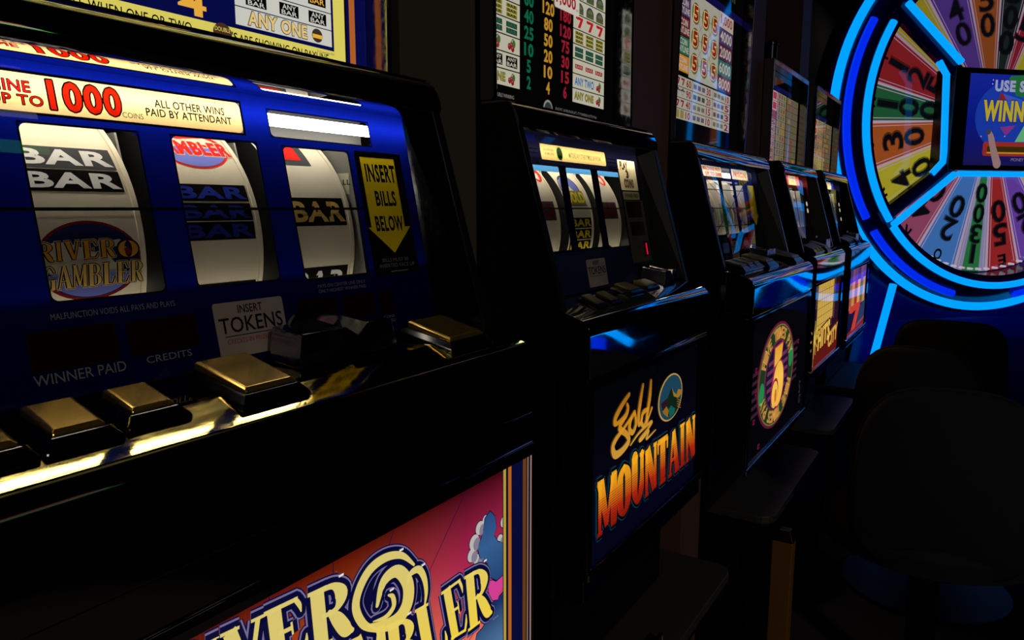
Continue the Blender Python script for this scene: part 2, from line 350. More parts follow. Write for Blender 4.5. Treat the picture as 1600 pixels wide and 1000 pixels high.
def machine(Y0, Y1, nf, label, name_glass, reels, topper, door, buttons, coin, opt):
    Yc = (Y0 + Y1) / 2
    t = thing('slot_machine', label, 'slot machine', (-.62, Yc, -.46), 'row of reel slot machines')
    th = .013
    zb = opt.get('side_bottom', -.117)
    fr = lambda z: -.425 - .29 * z
    # case
    for s, y in ((0, Y0), (1, Y1 - th)):
        b = MB(); b.prism([(NB, -.46), (NB, .119), (-.463, .119), (fr(.112), .112), (fr(zb), zb), (-.402, zb - .012), (-.402, -.46)], y, y + th, M_SIDE); b.build('side_panel', t, bevel=.0015)
    b = MB(); b.box((NB, Y0 + th, -.46), (NB + .012, Y1 - th, .119), M_INNER); b.box((NB + .012, Y0 + th, -.46), (-.402, Y1 - th, -.445), M_INNER); b.box((NB + .012, Y0 + th, -.2), (-.45, Y1 - th, -.19), M_INNER)
    b.box((-.585, Y0 + th, .085), (-.5, Y1 - th, .092), M_INNER)
    b.prism([(GN + GT * .0555 - .004, -.0555), (GN + GT * .11 - .006, -.11), (GN + GT * .11 - .014, -.11), (GN + GT * .066 - .014, -.067), (-.466, -.067), (-.466, -.0655), (GN + GT * .066 - .006, -.0655), (GN + GT * .0555 - .0055, -.0555)], Y0 + th, Y1 - th, M_INNER)  # baffle added to keep tube light off the lower print
    b.build('inner_case', t)
    # hood: rounded front bar and mirror-bright underside
    b = MB(); g = opt.get('glass_top', .083)
    prof = [(-.60, .119), (-.60, .095), (GN - GT * g - .006, .095), (GN - GT * g, g + .001), (-.4535, .0885), (-.4505, .0905), (-.4495, .094), (-.4505, .100), (-.4545, .109), (-.4595, .116), (-.466, .1195), (-.475, .1205), (-.60, .1205)]
    b.prism(prof, Y0 + .0005, Y1 - .0005, opt.get('hood', M_HOOD)); b.box((-.6, Y0 + .0005, .1206), (-.4665, Y1 - .0005, .1214), M_LAM); b.build('hood', t, smooth=32)
    # bezel walls between frame and glass
    gb = -.108; wi = opt.get('wall', .016)
    for s, ya, yb in ((0, Y0 + th, Y0 + th + wi), (1, Y1 - th, Y1 - th - wi)):
        b = MB(); e = .001
        a = [(fr(.09) - e, ya, .092), (fr(gb) - e, ya, gb), (GN - GT * gb, yb, gb), (GN - GT * g, yb, g)]
        q = [(fr(.09) - e, ya, .092), (fr(gb) - e, ya, gb), (GN - GT * gb - .01, ya, gb), (GN - GT * g - .01, ya, g)]
        b.loft([a, q], opt.get('bezel', M_LAM)); b.build('bezel_wall', t)
    # reel glass
    A = Art(gfn, gpx); name_glass(A, Y0 + th, gb, Y1 - th, g + .002); go = A.build('reel_glass', t)
    b = MB(); ga, gz = Y0 + th + wi, Y1 - th - wi
    P_ = lambda y, z, h: (GN - GT * z + h, y, z + GT * h)
    b.add([P_(ga, gb, .003), P_(gz, gb, .003), P_(gz, g, .003), P_(ga, g, .003), P_(ga, gb, .0045), P_(gz, gb, .0045), P_(gz, g, .0045), P_(ga, g, .0045)],
          [(0, 3, 2, 1), (4, 5, 6, 7), (0, 1, 5, 4), (1, 2, 6, 5), (2, 3, 7, 6), (3, 0, 4, 7)], clear('clear_glass', opt.get('pane', 1.0))); b.build('window_pane', go)
    # reels, brackets, lamp
    for u0, u1, fn in reels:
        reel(t, u0, u1, fn)
        b = MB(); y = u1 + .0045
        if not (u0 > .4 and (u0 < .6 or u0 > 1.2)): b = MB(); b.prism([(-.63, -.12), (-.63, .05), (GN - GT * .05 - .03, .05), (GN - .026, 0), (-.478, -.06), (-.478, -.12)], y, y + .0015, opt.get('plate', M_PLATE)); b.build('reel_bracket', t); continue
        b.prism([(-.63, -.12), (-.63, .05), (-.50, .05), (GN - GT * .05 - .006, .05), (GN - .006, 0), (GN + GT * .056 - .008, -.056), (-.47, -.06), (-.47, -.12)], y, y + .0015, opt.get('plate', M_PLATE)); rb = b.build('reel_bracket', t)
        if opt.get('tags'):
            A = Art(lambda u, v, h: (u, y - .0003 - h, v)); A.rect(-.50, .012, -.472, .03, paint('pale_bracket_tag', (170, 168, 150), .5), 0); A.rect(-.49, -.045, -.468, -.018, paint('pale_bracket_tag', (170, 168, 150), .5), 0)
            for z, tx in ((.02, 'CALL'), (-.002, 'COIN OUT'), (-.024, 'COIN IN'), (-.034, 'DROP')): A.text(tx, -.492, z, -.47, z + .0045, INK, 2, .02)
            A.build('bracket_tag', rb)
    b = MB(); b.tube([(-.4815, Y0 + .03, .0685), (-.4815, Y1 - .025, .0685)], .0048, glow('reel_tube_light', opt.get('tube_col', (255, 246, 225)), opt.get('tube', 9)), 12); lm = b.build('lamp_tube', t, smooth=40)
    b = MB(); b.tube([(-.52, Y0 + .06, -.06), (-.52, Y1 - .06, -.06)], .006, glow('reel_back_light', (255, 240, 210), opt.get('back', 1.2)), 10); b.build('back_light', t, smooth=40)
    b = MB(); b.tube([(-.4565, Y0 + .03, -.0605), (-.4565, Y1 - .03, -.0605)], .0032, glow('lower_tube_light', (255, 240, 210), opt.get('low', 1.3)), 8); b.build('lower_fill_tube', t, smooth=40)  # added tube, hidden below the windows, brightens the lower part of the reels
    b = MB(); b.prism([(-.512, .056), (-.514, .056), (-.516, .08), (-.512, .084), (-.485, .084), (-.485, .0825), (-.511, .0825), (-.514, .079)], Y0 + .045, Y1 - .045, paint('grey_lamp_shade', (62, 64, 68), .4)); b.build('lamp_shade', lm)
    # button deck
    b = MB(); md = opt.get('deck', M_BLUECHROME)
    dn = nf + .343                                     # how far this deck stands back
    dz = lambda n: -.1078 - (n + .4366) * .1105 if n < -.385 + dn else dz(-.3851 + dn) - (n + .385 - dn) * .344
    if 'face' not in opt: b.prism([(-.44, gb - .002), (-.39, dz(-.39)), (-.39, -.135), (-.44, -.125)], Y0 + th, Y1 - th, md)
    zc = dz(nf - .0121) - .017
    nose = [(-.39, dz(-.39)), (-.387 + dn, dz(-.387 + dn)), (-.383 + dn, dz(-.383 + dn)), (nf - .015, dz(nf - .015))] + [(nf - .018 + .018 * math.cos(math.radians(a)), zc + .018 * math.sin(math.radians(a))) for a in range(71, -1, -7)] + [(nf, zc - .002), (nf, -.188), (-.39, -.188)]
    if 'face' in opt:
        pl = MB(); pl.prism([(-.39, dz(-.39)), (-.3848 + dn, dz(-.3848 + dn)), nose[4], (nf - .03, -.1395), (-.39, -.1395)], Y0 + .001, Y1 - .001, md); pl.build('deck_plate', t); b = MB(); b.prism(nose[4:-1] + [(-.388, -.188), (-.388, -.1405), (nf - .03, -.1405)], Y0, Y1, opt['face'])
        q = MB(); q.prism([(-.44, gb - .002), (-.39, dz(-.39)), (-.39, -.135), (-.44, -.125)], Y0 + th, Y1 - th, md); q.build('deck_plate', t)
    else: b.prism(nose, Y0, Y1, md)
    b.build('button_deck', t, smooth=12, bevel=.0012)
    for (u0, u1, n0, n1, hh) in buttons:
        o = MB(); k = opt.get('flare', .009)
        tl = opt.get('cap_tilt', .003); R_ = lambda e, z, sk=0: [(n0 - e, u0 - e, dz(n0 - e) + z + tl * sk), (n1 + e, u0 - e, dz(n1 + e) + z), (n1 + e, u1 + e, dz(n1 + e) + z), (n0 - e, u1 + e, dz(n0 - e) + z + tl * sk)]
        o.loft([R_(k, 0), R_(k, hh * .45), R_(.001, hh * .95)], M_BTN); bo = o.build('button', t, bevel=.001)
        o = MB(); o.loft([R_(-.0005, hh * .9), R_(-.0005, hh * 1.1, 1), R_(-.0025, hh * 1.25, 1)], opt.get('cap', M_GOLDCAP)); o.build('button_cap', bo, bevel=.0006)
    # coin acceptor: notched chrome block with a round-topped plate behind
    u0, u1, n0, n1, hc = coin
    o = MB(); mid = (u0 + u1) / 2; du = u1 - u0
    sil = [(u0 - .004, 0), (u1 + .008, 0), (u1, hc), (u0 + .72 * du, hc * 1.02), (u0 + .6 * du, hc * .66), (u0 + .46 * du, hc * .98), (u0, hc)]
    o.loft([[(n1 + .004, y, dz(n1) + z) for y, z in sil], [(n1 - .004, y, dz(n1) + z) for y, z in sil], [(n0, y, dz(n0) + z) for y, z in sil]], M_CHROME); co = o.build('coin_acceptor', t, bevel=.0008)
    o = MB(); pr = du * .27; arc = [(u0 + .42 * du + pr * math.cos(math.radians(a)), dz(n0) + .012 + hc * .3 + pr * .62 * math.sin(math.radians(a))) for a in range(0, 181, 15)]
    arc = [(u0 + .42 * du + pr, dz(n0))] + arc + [(u0 + .42 * du - pr, dz(n0))]
    o.loft([[(n0 + .002, y, z) for y, z in arc], [(n0 - .001, y, z) for y, z in arc]], M_CHROME); o.build('coin_plate', co)
    # belly panel and door
    z0, z1, m0, m1, mp = door['z0'], door['z1'], door['u0'], door['u1'], door.get('panel', M_PIANO)
    b = MB(); b.prism([(-.39, -.1885), (nf - .003, -.1885), (nf - .003, z1 + .012), (nf - .001, z1 + .010), (nf - .001, z1 + .008), (-.39, z1 + .008)], Y0 + .001, Y1 - .001, mp); b.build('belly_panel', t, smooth=30, bevel=.0012)
    b = MB(); e = .0065
    b.box((-.39, Y0 + .001, -.4585), (nf - .0045, Y1 - .001, z1 + .0075), M_PIANO)
    f0, f1 = nf - .0045, nf
    b.box((f0, Y0 + .001, z1), (f1, Y1 - .001, z1 + .0075), M_PIANO); b.box((f0, Y0 + .001, z0 - .012), (f1 + .002, Y1 - .001, z0), opt.get('sill', M_CHROME))
    b.box((f0, Y0 + .001, z0), (f1, m0, z1), M_PIANO); b.box((f0, m1, z0), (f1, Y1 - .001, z1), M_PIANO); do = b.build('belly_door', t, bevel=.002)
    fpx = lambda x, y: (lambda p: (p.y, p.z))(on_plane(x, y, (nf - .003, 0, 0), (1, 0, 0)))
    A = Art(lambda u, v, h: (nf - .0038 + h, u, v), fpx); door['art'](A, m0, z0, m1, z1); A.build('art_glass', do)
    # topper
    yl, yr, nl, na, zt = topper['box']
    o = MB(); o.box((NB, yl, .1215), (na - .004, yr, zt), M_SIDE)
    pr_ = [(na - .004, .1215), (nl - .004, .1215), (nl, .125), (nl + .004 * topper.get('lean', 1), zt), (na - .004, zt)]
    o.prism(pr_, yl, yl + .006, M_CHROME); o.prism(pr_, yr - .006, yr, M_CHROME)
    o.box((na - .004, yl + .006, zt - .012), (nl, yr - .006, zt), M_CHROME); to = o.build('topper', t, bevel=.0012)
    A = Art(lambda u, v, h: (na - .0035 + h, u, v), lambda x, y: (lambda p: (p.y, p.z))(on_plane(x, y, (na - .003, 0, 0), (1, 0, 0)))); topper['art'](A, yl + .006, .1225, yr - .006, zt - .013); A.build('topper_glass', to)
    return t
def stand(Y0, Y1, u0, u1, zl, nl, label, strip=False):
    t = thing('machine_stand', label, 'stand', (-.62, (Y0 + Y1) / 2, ZF), 'stands under the slot machines')
    b = MB(); b.box((NB, Y0 + .012, ZF), (-.375, Y1 - .012, zl - .02), M_LAM); b.build('cabinet', t, bevel=.002)
    b = MB(); b.box((NB, Y0 + .025, zl), (-.415, Y1 - .025, -.4605), M_LAM); b.build('riser', t, bevel=.002)
    M_TOP = paint('black_ledge_top', (74, 70, 64), .4, 0, .4)
    b = MB(); rr = .03; pts = [(NB, u0), (nl - rr, u0)] + [(nl - rr + rr * math.cos(math.radians(a)), u0 + rr + rr * math.sin(math.radians(a))) for a in (-70, -45, -20)] + [(nl, u0 + rr), (nl, u1 - rr)] + [(nl - rr + rr * math.cos(math.radians(a)), u1 - rr + rr * math.sin(math.radians(a))) for a in (20, 45, 70)] + [(nl - rr, u1), (NB, u1)]
    b.loft([[(n, y, zl - .02) for n, y in pts], [(n, y, zl - .002) for n, y in pts]], M_TOP)
    lo = b.build('ledge', t, bevel=.0015)
    b = MB(); b.loft([[(n + .001 if n > NB else n, y, zl - .021) for n, y in pts], [(n + .001 if n > NB else n, y, zl - .016) for n, y in pts]], M_METAL); b.build('edge_trim', lo)
    return t

def bx(A, xl, yb, xr, yt):
    a = A.P(xl, yb); c = A.P(xr, yt); return (min(a[0], c[0]), min(a[1], c[1]), max(a[0], c[0]), max(a[1], c[1]))
INK = paint('black_print', (12, 12, 14), .5, 0, .2); WHITEP = paint('grey_white_print', (150, 150, 155), .5)
F_BLUE = film((4, 17, 118)); F_CREAM = film((228, 204, 146), .5); F_RED = film((225, 40, 25)); F_YEL = film((235, 205, 30), .35); F_NAVY = film((10, 18, 70)); F_BLACK = INK
CARD = paint('pale_token_card', (190, 172, 165), .5); PINK = paint('pink_card_print', (185, 70, 85), .5)

def token_card(A, u0, v0, u1, v1, small=True):
    A.rrect(u0, v0, u1, v1, .002, CARD, 3); w_, h_ = u1 - u0, v1 - v0
    A.text('INSERT', u0 + .33 * w_, v0 + .78 * h_, u0 + .68 * w_, v0 + .93 * h_, INK, 4, .008)
    A.text('TOKENS', u0 + .05 * w_, v0 + .44 * h_, u0 + .95 * w_, v0 + .72 * h_, INK, 4, .008)
    A.rect(u0 + .1 * w_, v0 + .375 * h_, u0 + .9 * w_, v0 + .39 * h_, INK, 4)
    if small: A.text('CREDITS IN PRIZE TICKETS', u0 + .12 * w_, v0 + .24 * h_, u0 + .98 * w_, v0 + .33 * h_, PINK, 4)
def bills_panel(A, u0, v0, u1, v1, words=True):
    w_, h_ = u1 - u0, v1 - v0; X = lambda a: u0 + a * w_; Y = lambda a: v0 + a * h_
    for q in ([(0, 1), (0, .955), (1, .955), (1, 1)], [(0, .955), (0, .385), (.09, .385), (.09, .955)], [(.83, .955), (.83, .385), (1, .385), (1, .955)], [(0, .39), (0, 0), (.5, 0), (.5, .175), (.02, .39)], [(1, .39), (1, 0), (.5, 0), (.5, .175), (.96, .39)]):
        A.poly([(X(a), Y(b)) for a, b in q], F_BLACK, 2)
    A.rect(X(.09), Y(.385), X(.83), Y(.955), F_YEL, 3); A.poly([(X(.02), Y(.39)), (X(.5), Y(.175)), (X(.96), Y(.39))], F_YEL, 3)
    if words:
        A.text('INSERT', X(.16), Y(.76), X(.8), Y(.895), INK, 4, .035); A.text('BILLS', X(.28), Y(.565), X(.72), Y(.68), INK, 4, .035); A.text('BELOW', X(.19), Y(.36), X(.79), Y(.475), INK, 4, .035)
        A.text('BILLS MUST BE', X(.2), Y(.105), X(.78), Y(.135), WHITEP, 4); A.text('INSERTED FACE UP', X(.12), Y(.06), X(.9), Y(.09), WHITEP, 4); A.rect(X(.34), Y(.022), X(.72), Y(.03), WHITEP, 4)

# ---- the nearest machine
def glass_near(A, u0, v0, u1, v1):
    ban = (.14, .0545, .367, .0765); W = [(.213, -.053, .283, .048), (.307, -.053, .376, .048), (.401, -.0555, .471, .047)]; sl = (.392, .0545, .502, .0745)
    cov = (.4785, -.059, .538, .049)
    holes_sheet(A, u0, v0, u1, v1, [ban] + W + [sl, cov], F_BLUE, 0)
    for h in W: line_frame(A, h, .0012, INK, 1)
    line_frame(A, sl, .001, INK, 1); line_frame(A, ban, .0016, INK, 1)
    A.rect(*ban, F_CREAM, 0)
    bills_panel(A, *cov)
    A.rect(u0, -.0018, .478, .0002, INK, 4)
    rp = A.P(46, 145); A.text('THIS MACHINE', rp[0] - .066, A.P(40, 145)[1], rp[0], A.P(40, 128)[1], F_RED, 4, .024)
    rp = A.P(67, 168); A.text('PAYS UP TO', rp[0] - .054, rp[1], rp[0], A.P(60, 152)[1], F_RED, 4, .024)
    A.text('1000', A.P(80, 172)[0], A.P(190, 182)[1], A.P(189, 182)[0], A.P(184, 142)[1], F_RED, 4, .05)
    A.contour('1000', A.P(80, 172)[0], A.P(190, 182)[1], A.P(189, 182)[0], A.P(184, 142)[1], .0009, INK, 5, .05)
    rp = A.P(46, 145); A.contour('THIS MACHINE', rp[0] - .066, A.P(40, 145)[1], rp[0], A.P(40, 128)[1], .0005, INK, 5)
    rp = A.P(67, 168); A.contour('PAYS UP TO', rp[0] - .054, rp[1], rp[0], A.P(60, 152)[1], .0005, INK, 5)
    A.text('COINS', *bx(A, 191, 184, 222, 179), INK, 4)
    A.text('ALL OTHER WINS', A.P(241, 168)[0], A.P(241, 168)[1], A.P(349, 178)[0], A.P(349, 170)[1], INK, 4, .018)
    A.text('PAID BY ATTENDANT', A.P(228, 181)[0], A.P(228, 181)[1], A.P(361, 194)[0], A.P(361, 185)[1], INK, 4, .018)
    for r in ((.196, -.0905, .2445, -.0695), (.2525, -.0905, .2992, -.0705), (.388, -.0902, .4275, -.0715), (.4345, -.0908, .4705, -.0725), (.4785, -.091, .4938, -.072)):
        A.rrect(r[0] - .001, r[1] - .001, r[2] + .001, r[3] + .001, .002, INK, 2); A.rrect(*r, .0015, M_LED, 3)
    token_card(A, .3135, -.1035, .3735, -.0655)
    A.text('MALFUNCTION VOIDS ALL PAYS AND PLAYS', .210, -.0635, .287, -.0598, WHITEP, 3)
    A.text('WINNER PAID', .195, -.0985, .2475, -.0925, WHITEP, 3); A.text('CREDITS', .261, -.0968, .2925, -.0925, WHITEP, 3)
    A.text('PAYS ON CENTER LINE ONLY', .411, -.0632, .4645, -.0605, WHITEP, 3); A.text('ONLY HIGHEST WINNER PAID', .411, -.0672, .4645, -.0645, WHITEP, 3)
    A.text('COINS', .4795, -.0958, .4935, -.0935, WHITEP, 3); A.text('PLAYED', .479, -.0995, .494, -.097, WHITEP, 3)
R_INKS = dict(silver=strip('silver_reel_ink', (215, 218, 222)), grey=strip('grey_reel_ink', (70, 72, 76)), blue=strip('blue_reel_ink', (44, 60, 170)), navy=strip('navy_reel_ink', (38, 42, 96)), gold=strip('gold_reel_ink', (228, 190, 105)), red=strip('red_reel_ink', (205, 45, 40)), maroon=strip('maroon_reel_ink', (120, 30, 30)), yellow=strip('yellow_reel_ink', (225, 205, 40)), sky=strip('sky_reel_ink', (110, 120, 205)), olive=strip('olive_reel_ink', (130, 128, 80)), orange=strip('orange_reel_ink', (226, 160, 60)))
def logo(A, cu, ca, ru, ra):
    A.ellipse(cu, ca, ru, ra, R_INKS['maroon'], 0); A.ellipse(cu, ca, ru * .94, ra * .93, R_INKS['navy'], 1); A.ellipse(cu, ca, ru * .9, ra * .9, R_INKS['sky'], 2, 40, 200, 340)
    for s, g0, g1, x0, x1 in (('RIVER', .02, .48, -.98, .46), ('GAMBLER', -.66, -.08, -.92, 1.0)):
        for cf, L, gr in ((M_REEL, 3, .0022), (INK, 4, .0013)):
            pass
        b = (cu + x0 * ru, ca + g0 * ra); q = (b, (cu + x1 * ru, b[1] + .05 * ra), (b[0], ca + g1 * ra), (cu + x1 * ru, ca + g1 * ra + .05 * ra))
        B = Art(lambda u, v, h: A.fn(u, v, h)); 
        sc = ra / ru                               # strokes are drawn in mm-like units, so squeeze the angle axis
        sub = Art(lambda u, v, h: A.fn(u, v * sc, h)); qq = tuple((p[0], p[1] / sc) for p in q)
        word(sub, s, qq, M_REEL, 3, .0011, 1.0, .06); word(sub, s, qq, INK, 4, .0006, 1.0, .06); word(sub, s, qq, R_INKS['orange'] if s == 'RIVER' else R_INKS['gold'], 5, 0, .9, .06)
        for f, k in zip(sub.mb.f, sub.mb.mi): A.mb.f.append([i + len(A.mb.v) for i in f]); A.mb.mi.append(A.mb.mid(sub.mb.m[k]))
        A.mb.v += sub.mb.v
        A.rect(b[0], q[0][1], q[1][0], q[0][1] + (g1 - g0) * ra * .0, R_INKS['red'], 5)
    A.ring(cu + .72 * ru, ca + .26 * ra, ru * .24, ra * .26, .006, INK, 5, 20); A.ring(cu + .72 * ru, ca + .26 * ra, ru * .2, ra * .21, .004, R_INKS['orange'], 6, 20); A.ellipse(cu + .7 * ru, ca + .2 * ra, ru * .08, ra * .1, R_INKS['maroon'], 6, 14)
def near1(A, u0, u1):
    bar(A, u0 + .004, u1 - .006, 31.2, 40.2, R_INKS['silver'], R_INKS['grey']); bar(A, u0 + .004, u1 - .006, 22.6, 30.7, R_INKS['silver'], M_INK)
    logo(A, .2455, -1.2, .0325, 13.6)
def near2(A, u0, u1):
    A.ellipse((u0 + u1) / 2, 45, .03, 11, R_INKS['red'], 0); A.ellipse((u0 + u1) / 2, 45, .028, 10.2, R_INKS['sky'], 1, 40, 180, 360); A.text('GAMBLER', u0 + .004, 41, u1 - .005, 48, R_INKS['red'], 2, .05, 0, .09, M_REEL)
    for a in (19.5, 11.6, 4.0): bar(A, u0 + .004, u1 - .0055, a, a + 7.2, R_INKS['blue'], M_INK)
    bar(A, u0 + .004, u1 - .0055, -22, -13.2, R_INKS['silver'], M_INK)
def near3(A, u0, u1):
    A.rect(u0 + .004, 38.6, .448, 62, R_INKS['grey'], 0, 1, 8); A.rect(u0 + .004, 41.5, .440, 62, R_INKS['red'], 1, 1, 8)
    bar(A, u0 + .004, u1 - .006, 8.5, 21.6, R_INKS['gold'], M_INK); bar(A, u0 + .004, u1 - .006, -24, -10.2, R_INKS['silver'], M_INK)
L_YEL, L_NAVY, L_GREYW, L_ORANGE, L_GOLD = lit((213, 200, 92)), lit((6, 10, 66)), lit((196, 196, 186)), lit((170, 92, 40)), lit((226, 168, 60)); L_BLK = lit((3, 3, 3))
def topper_near(A, u0, v0, u1, v1):
    A.rect(u0, v0, u1, v1, L_BLK, 0); nu = A.P(521, 81)
    A.rect(u0, v0, A.P(572, 60)[0], v1, L_NAVY, 1); A.rect(u0 + .02, v0, A.P(555, 60)[0], v1 - .01, L_ORANGE, 2); A.rect(u0 + .022, v0, A.P(546, 60)[0], v1 - .012, L_NAVY, 3); A.rect(u0 + .024, v0, A.P(541, 60)[0], v1 - .014, L_BLK, 4); A.rect(u0 + .025, v0, A.P(538, 60)[0], v1 - .015, L_YEL, 5)
    A.rect(u0 + .045, nu[1], nu[0], .262, L_NAVY, 6)
    ur = A.P(516, 40)[0]; ul = A.P(366, 20)[0]; z = .1438; p = .0146
    rows = ['ANY ONE', 'ANY BAR', 'BAR', 'BAR', 'BAR', 'BAR', 'BAR', 'BAR']; pays = ['4', '10', '20', '40', '60', '80', '100', '200']
    for k, (r, py) in enumerate(zip(rows, pays)):
        a, b = z + k * p + .0004, z + (k + 1) * p - .0004
        for (x0, x1) in ((ul, ur), (u0 + .06, u0 + .06 + ur - ul)):
            A.rect(x0, a, x1, b, L_GREYW, 7); w_ = x1 - x0
            if k == 0:
                A.text('ANY ONE', x0 + .12 * w_, a + .002, x0 + .71 * w_, b - .0015, lit((222, 190, 120)), 9, .03, 0, .07, L_BLK)
                A.ellipse(x0 + .83 * w_, (a + b) / 2, .0062, .0058, lit((60, 45, 30)), 8); A.rect(x0 + .775 * w_, a + .0045, x0 + .885 * w_, b - .006, L_GOLD, 9)
            elif k == 1:
                for c in (.1, .43, .74):
                    A.rect(x0 + c * w_, a + .0022, x0 + (c + .2) * w_, b - .0018, L_BLK, 8)
                    A.text('ANY', x0 + (c + .03) * w_, a + .0072, x0 + (c + .17) * w_, b - .0027, L_GREYW, 9, .01); A.text('BAR', x0 + (c + .02) * w_, a + .0029, x0 + (c + .18) * w_, a + .0064, L_GREYW, 9, .01)
            else:
                for c in (.1, .43, .74):
                    A.rect(x0 + c * w_, a + .003, x0 + (c + .2) * w_, b - .003, L_BLK, 8); A.text('BAR', x0 + (c + .02) * w_, a + .0045, x0 + (c + .18) * w_, b - .0045, L_GOLD, 9, .01)
        q = A.P(304, 22); A.text(py, q[0] - .009 - .004 * len(py), a - .0008, q[0] + .008, b + .001, L_GOLD, 8, .03)
    A.rect(A.P(238, 0)[0], .1475, A.P(239, 0)[0], .255, L_YEL, 7)
    A.text("ARE SHOWING ON PAYLINE", A.P(372, 60)[0], .1302, A.P(512, 90)[0], .137, L_BLK, 7, .01); A.text("PAYS DOUBLE WHEN ONE OR TWO", A.P(372, 60)[0] - .17, .1302, A.P(372, 60)[0] - .042, .137, L_BLK, 7, .01); A.text("'S", A.P(361, 55)[0], .131, A.P(369, 55)[0], .1375, L_BLK, 7, .02)
    q = A.P(346, 52); A.ellipse(q[0], q[1], .0085, .0075, lit((70, 42, 28)), 8); A.text('DOUBLE', q[0] - .007, q[1] + .001, q[0] + .007, q[1] + .0042, L_YEL, 9)
    A.text('© Copyright IGT', A.P(494, 80)[0], nu[1] - .0042, nu[0], nu[1] - .0018, L_BLK, 7)
    A.text('DOUBLE', u0 + .07, .285, ur - .02, .335, L_BLK, 8, .03); A.text('RIVER GAMBLER', u0 + .06, .345, ur - .01, .40, L_NAVY, 8, .03)
SUNSET = None
def art_near(A, u0, v0, u1, v1):
    navy = lit((8, 10, 52)); lav = lit((112, 104, 142)); yel = ramp_lit('yellow_letter_blend', [(0, (222, 172, 30)), (.5, (236, 206, 66)), (1, (214, 196, 110))], 'z', H - .44, H - .27); wht = lit((226, 220, 214))
    def fn(m, nt, p):
        p.inputs['Base Color'].default_value = (.002, .002, .002, 1); p.inputs['Roughness'].default_value = .03
        g = nt.nodes.new('ShaderNodeNewGeometry'); sp = nt.nodes.new('ShaderNodeSeparateXYZ'); nt.links.new(g.outputs['Position'], sp.inputs[0])
        def ramp(src, lo, hi, stops):
            mr = nt.nodes.new('ShaderNodeMapRange'); mr.inputs[1].default_value = lo; mr.inputs[2].default_value = hi; nt.links.new(src, mr.inputs[0])
            r = nt.nodes.new('ShaderNodeValToRGB'); e = r.color_ramp.elements
            while len(e) < len(stops): e.new(.5)
            for q, (pos, c) in zip(e, stops): q.position = pos; q.color = lin(c)
            nt.links.new(mr.outputs[0], r.inputs[0]); return r.outputs[0]
        c1 = ramp(sp.outputs['Z'], H - .42, H - .232, [(0, (250, 226, 120)), (.42, (235, 150, 60)), (.72, (190, 72, 26)), (1, (96, 22, 6))])
        c2 = ramp(sp.outputs['Z'], H - .42, H - .232, [(0, (252, 205, 130)), (.35, (236, 80, 88)), (.6, (190, 42, 88)), (1, (66, 8, 16))])
        mr = nt.nodes.new('ShaderNodeMapRange'); mr.inputs[1].default_value = .33; mr.inputs[2].default_value = .47; nt.links.new(sp.outputs['Y'], mr.inputs[0])
        mx = nt.nodes.new('ShaderNodeMix'); mx.data_type = 'RGBA'; nt.links.new(mr.outputs[0], mx.inputs[0]); nt.links.new(c1, mx.inputs[6]); nt.links.new(c2, mx.inputs[7])
        nt.links.new(mx.outputs[2], p.inputs['Emission Color']); p.inputs['Emission Strength'].default_value = .85
    A.rect(u0, v0, u1, v1, mat('sunset_sky_print', fn), 0)  # sunset print; its dark top is backlight falloff put into the colours
    Z = lambda x, y: A.P(500 + x / 4, 750 + y / 4); ZS = lambda pts: [Z(x, y) + (wd * .00011,) for x, y, wd in pts]
    for a, b in (((915, 72), (660, 630)), ((464, 318), (430, 420)), ((85, 520), (85, 590)), ((-315, 735), (-305, 800)), ((1000, 900), (900, 1060))):
        A.stroke([Z(*a) + (.0007,), Z(*b) + (.0007,)], navy, 1, 0, False, False)
    sky = ramp_lit('cloud_blue_blend', [(0, (96, 140, 178)), (.4, (22, 44, 96)), (.75, (52, 92, 140)), (1, (30, 58, 112))], 'z', H - .42, H - .25)
    # clouds
    body = [(1060, 195), (1090, 225), (1100, 290), (1085, 345), (1110, 385), (1150, 395), (1150, 585), (1100, 625), (1060, 605), (1045, 520), (1000, 490), (985, 430), (1000, 380), (1020, 320), (1030, 240)]
    for x, y, r in ((1035, 250, 34), (1000, 300, 46), (965, 390, 52), (950, 470, 46), (985, 500, 40), (1150, 260, 40), (1125, 370, 34)):
        q = Z(x, y); A.ellipse(q[0], q[1], r * .000135 + .0008, r * .00013 + .0008, navy, 2, 18); A.ellipse(q[0], q[1], r * .000135, r * .00013, lit((184, 176, 172)), 3, 18)
        q = Z(x + 14, y + 10); A.ellipse(q[0], q[1], r * .0001, r * .00011, lit((128, 122, 142)), 4, 18)
    A.stroke([Z(x, y) + (.0018,) for x, y in body + body[:1]], navy, 4, 0, False); A.poly([Z(x, y) for x, y in body], sky, 5)
    low = [(1150, 690), (1110, 740), (1065, 775), (1060, 850), (1010, 930), (980, 960), (960, 1060), (1150, 1060)]
    A.stroke([Z(x, y) + (.0018,) for x, y in low], navy, 4, 0, False); A.poly([Z(x, y) for x, y in low], sky, 5)
    hp = [(1040, 630), (1075, 625), (1095, 635), (1150, 585), (1150, 650), (1120, 700), (1105, 745), (1075, 750), (1055, 740)]
    A.stroke([Z(x, y) + (.0014,) for x, y in hp + hp[:1]], navy, 6, 0, False); A.poly([Z(x, y) for x, y in hp], lit((205, 62, 142)), 7)
    A.text('TM', *bx(A, 768, 968, 777, 962), lit((150, 160, 180)), 7)
    # lettering: outline, rim, ink, face
    px = lambda *q: tuple(A.P(x, y) for x, y in q)
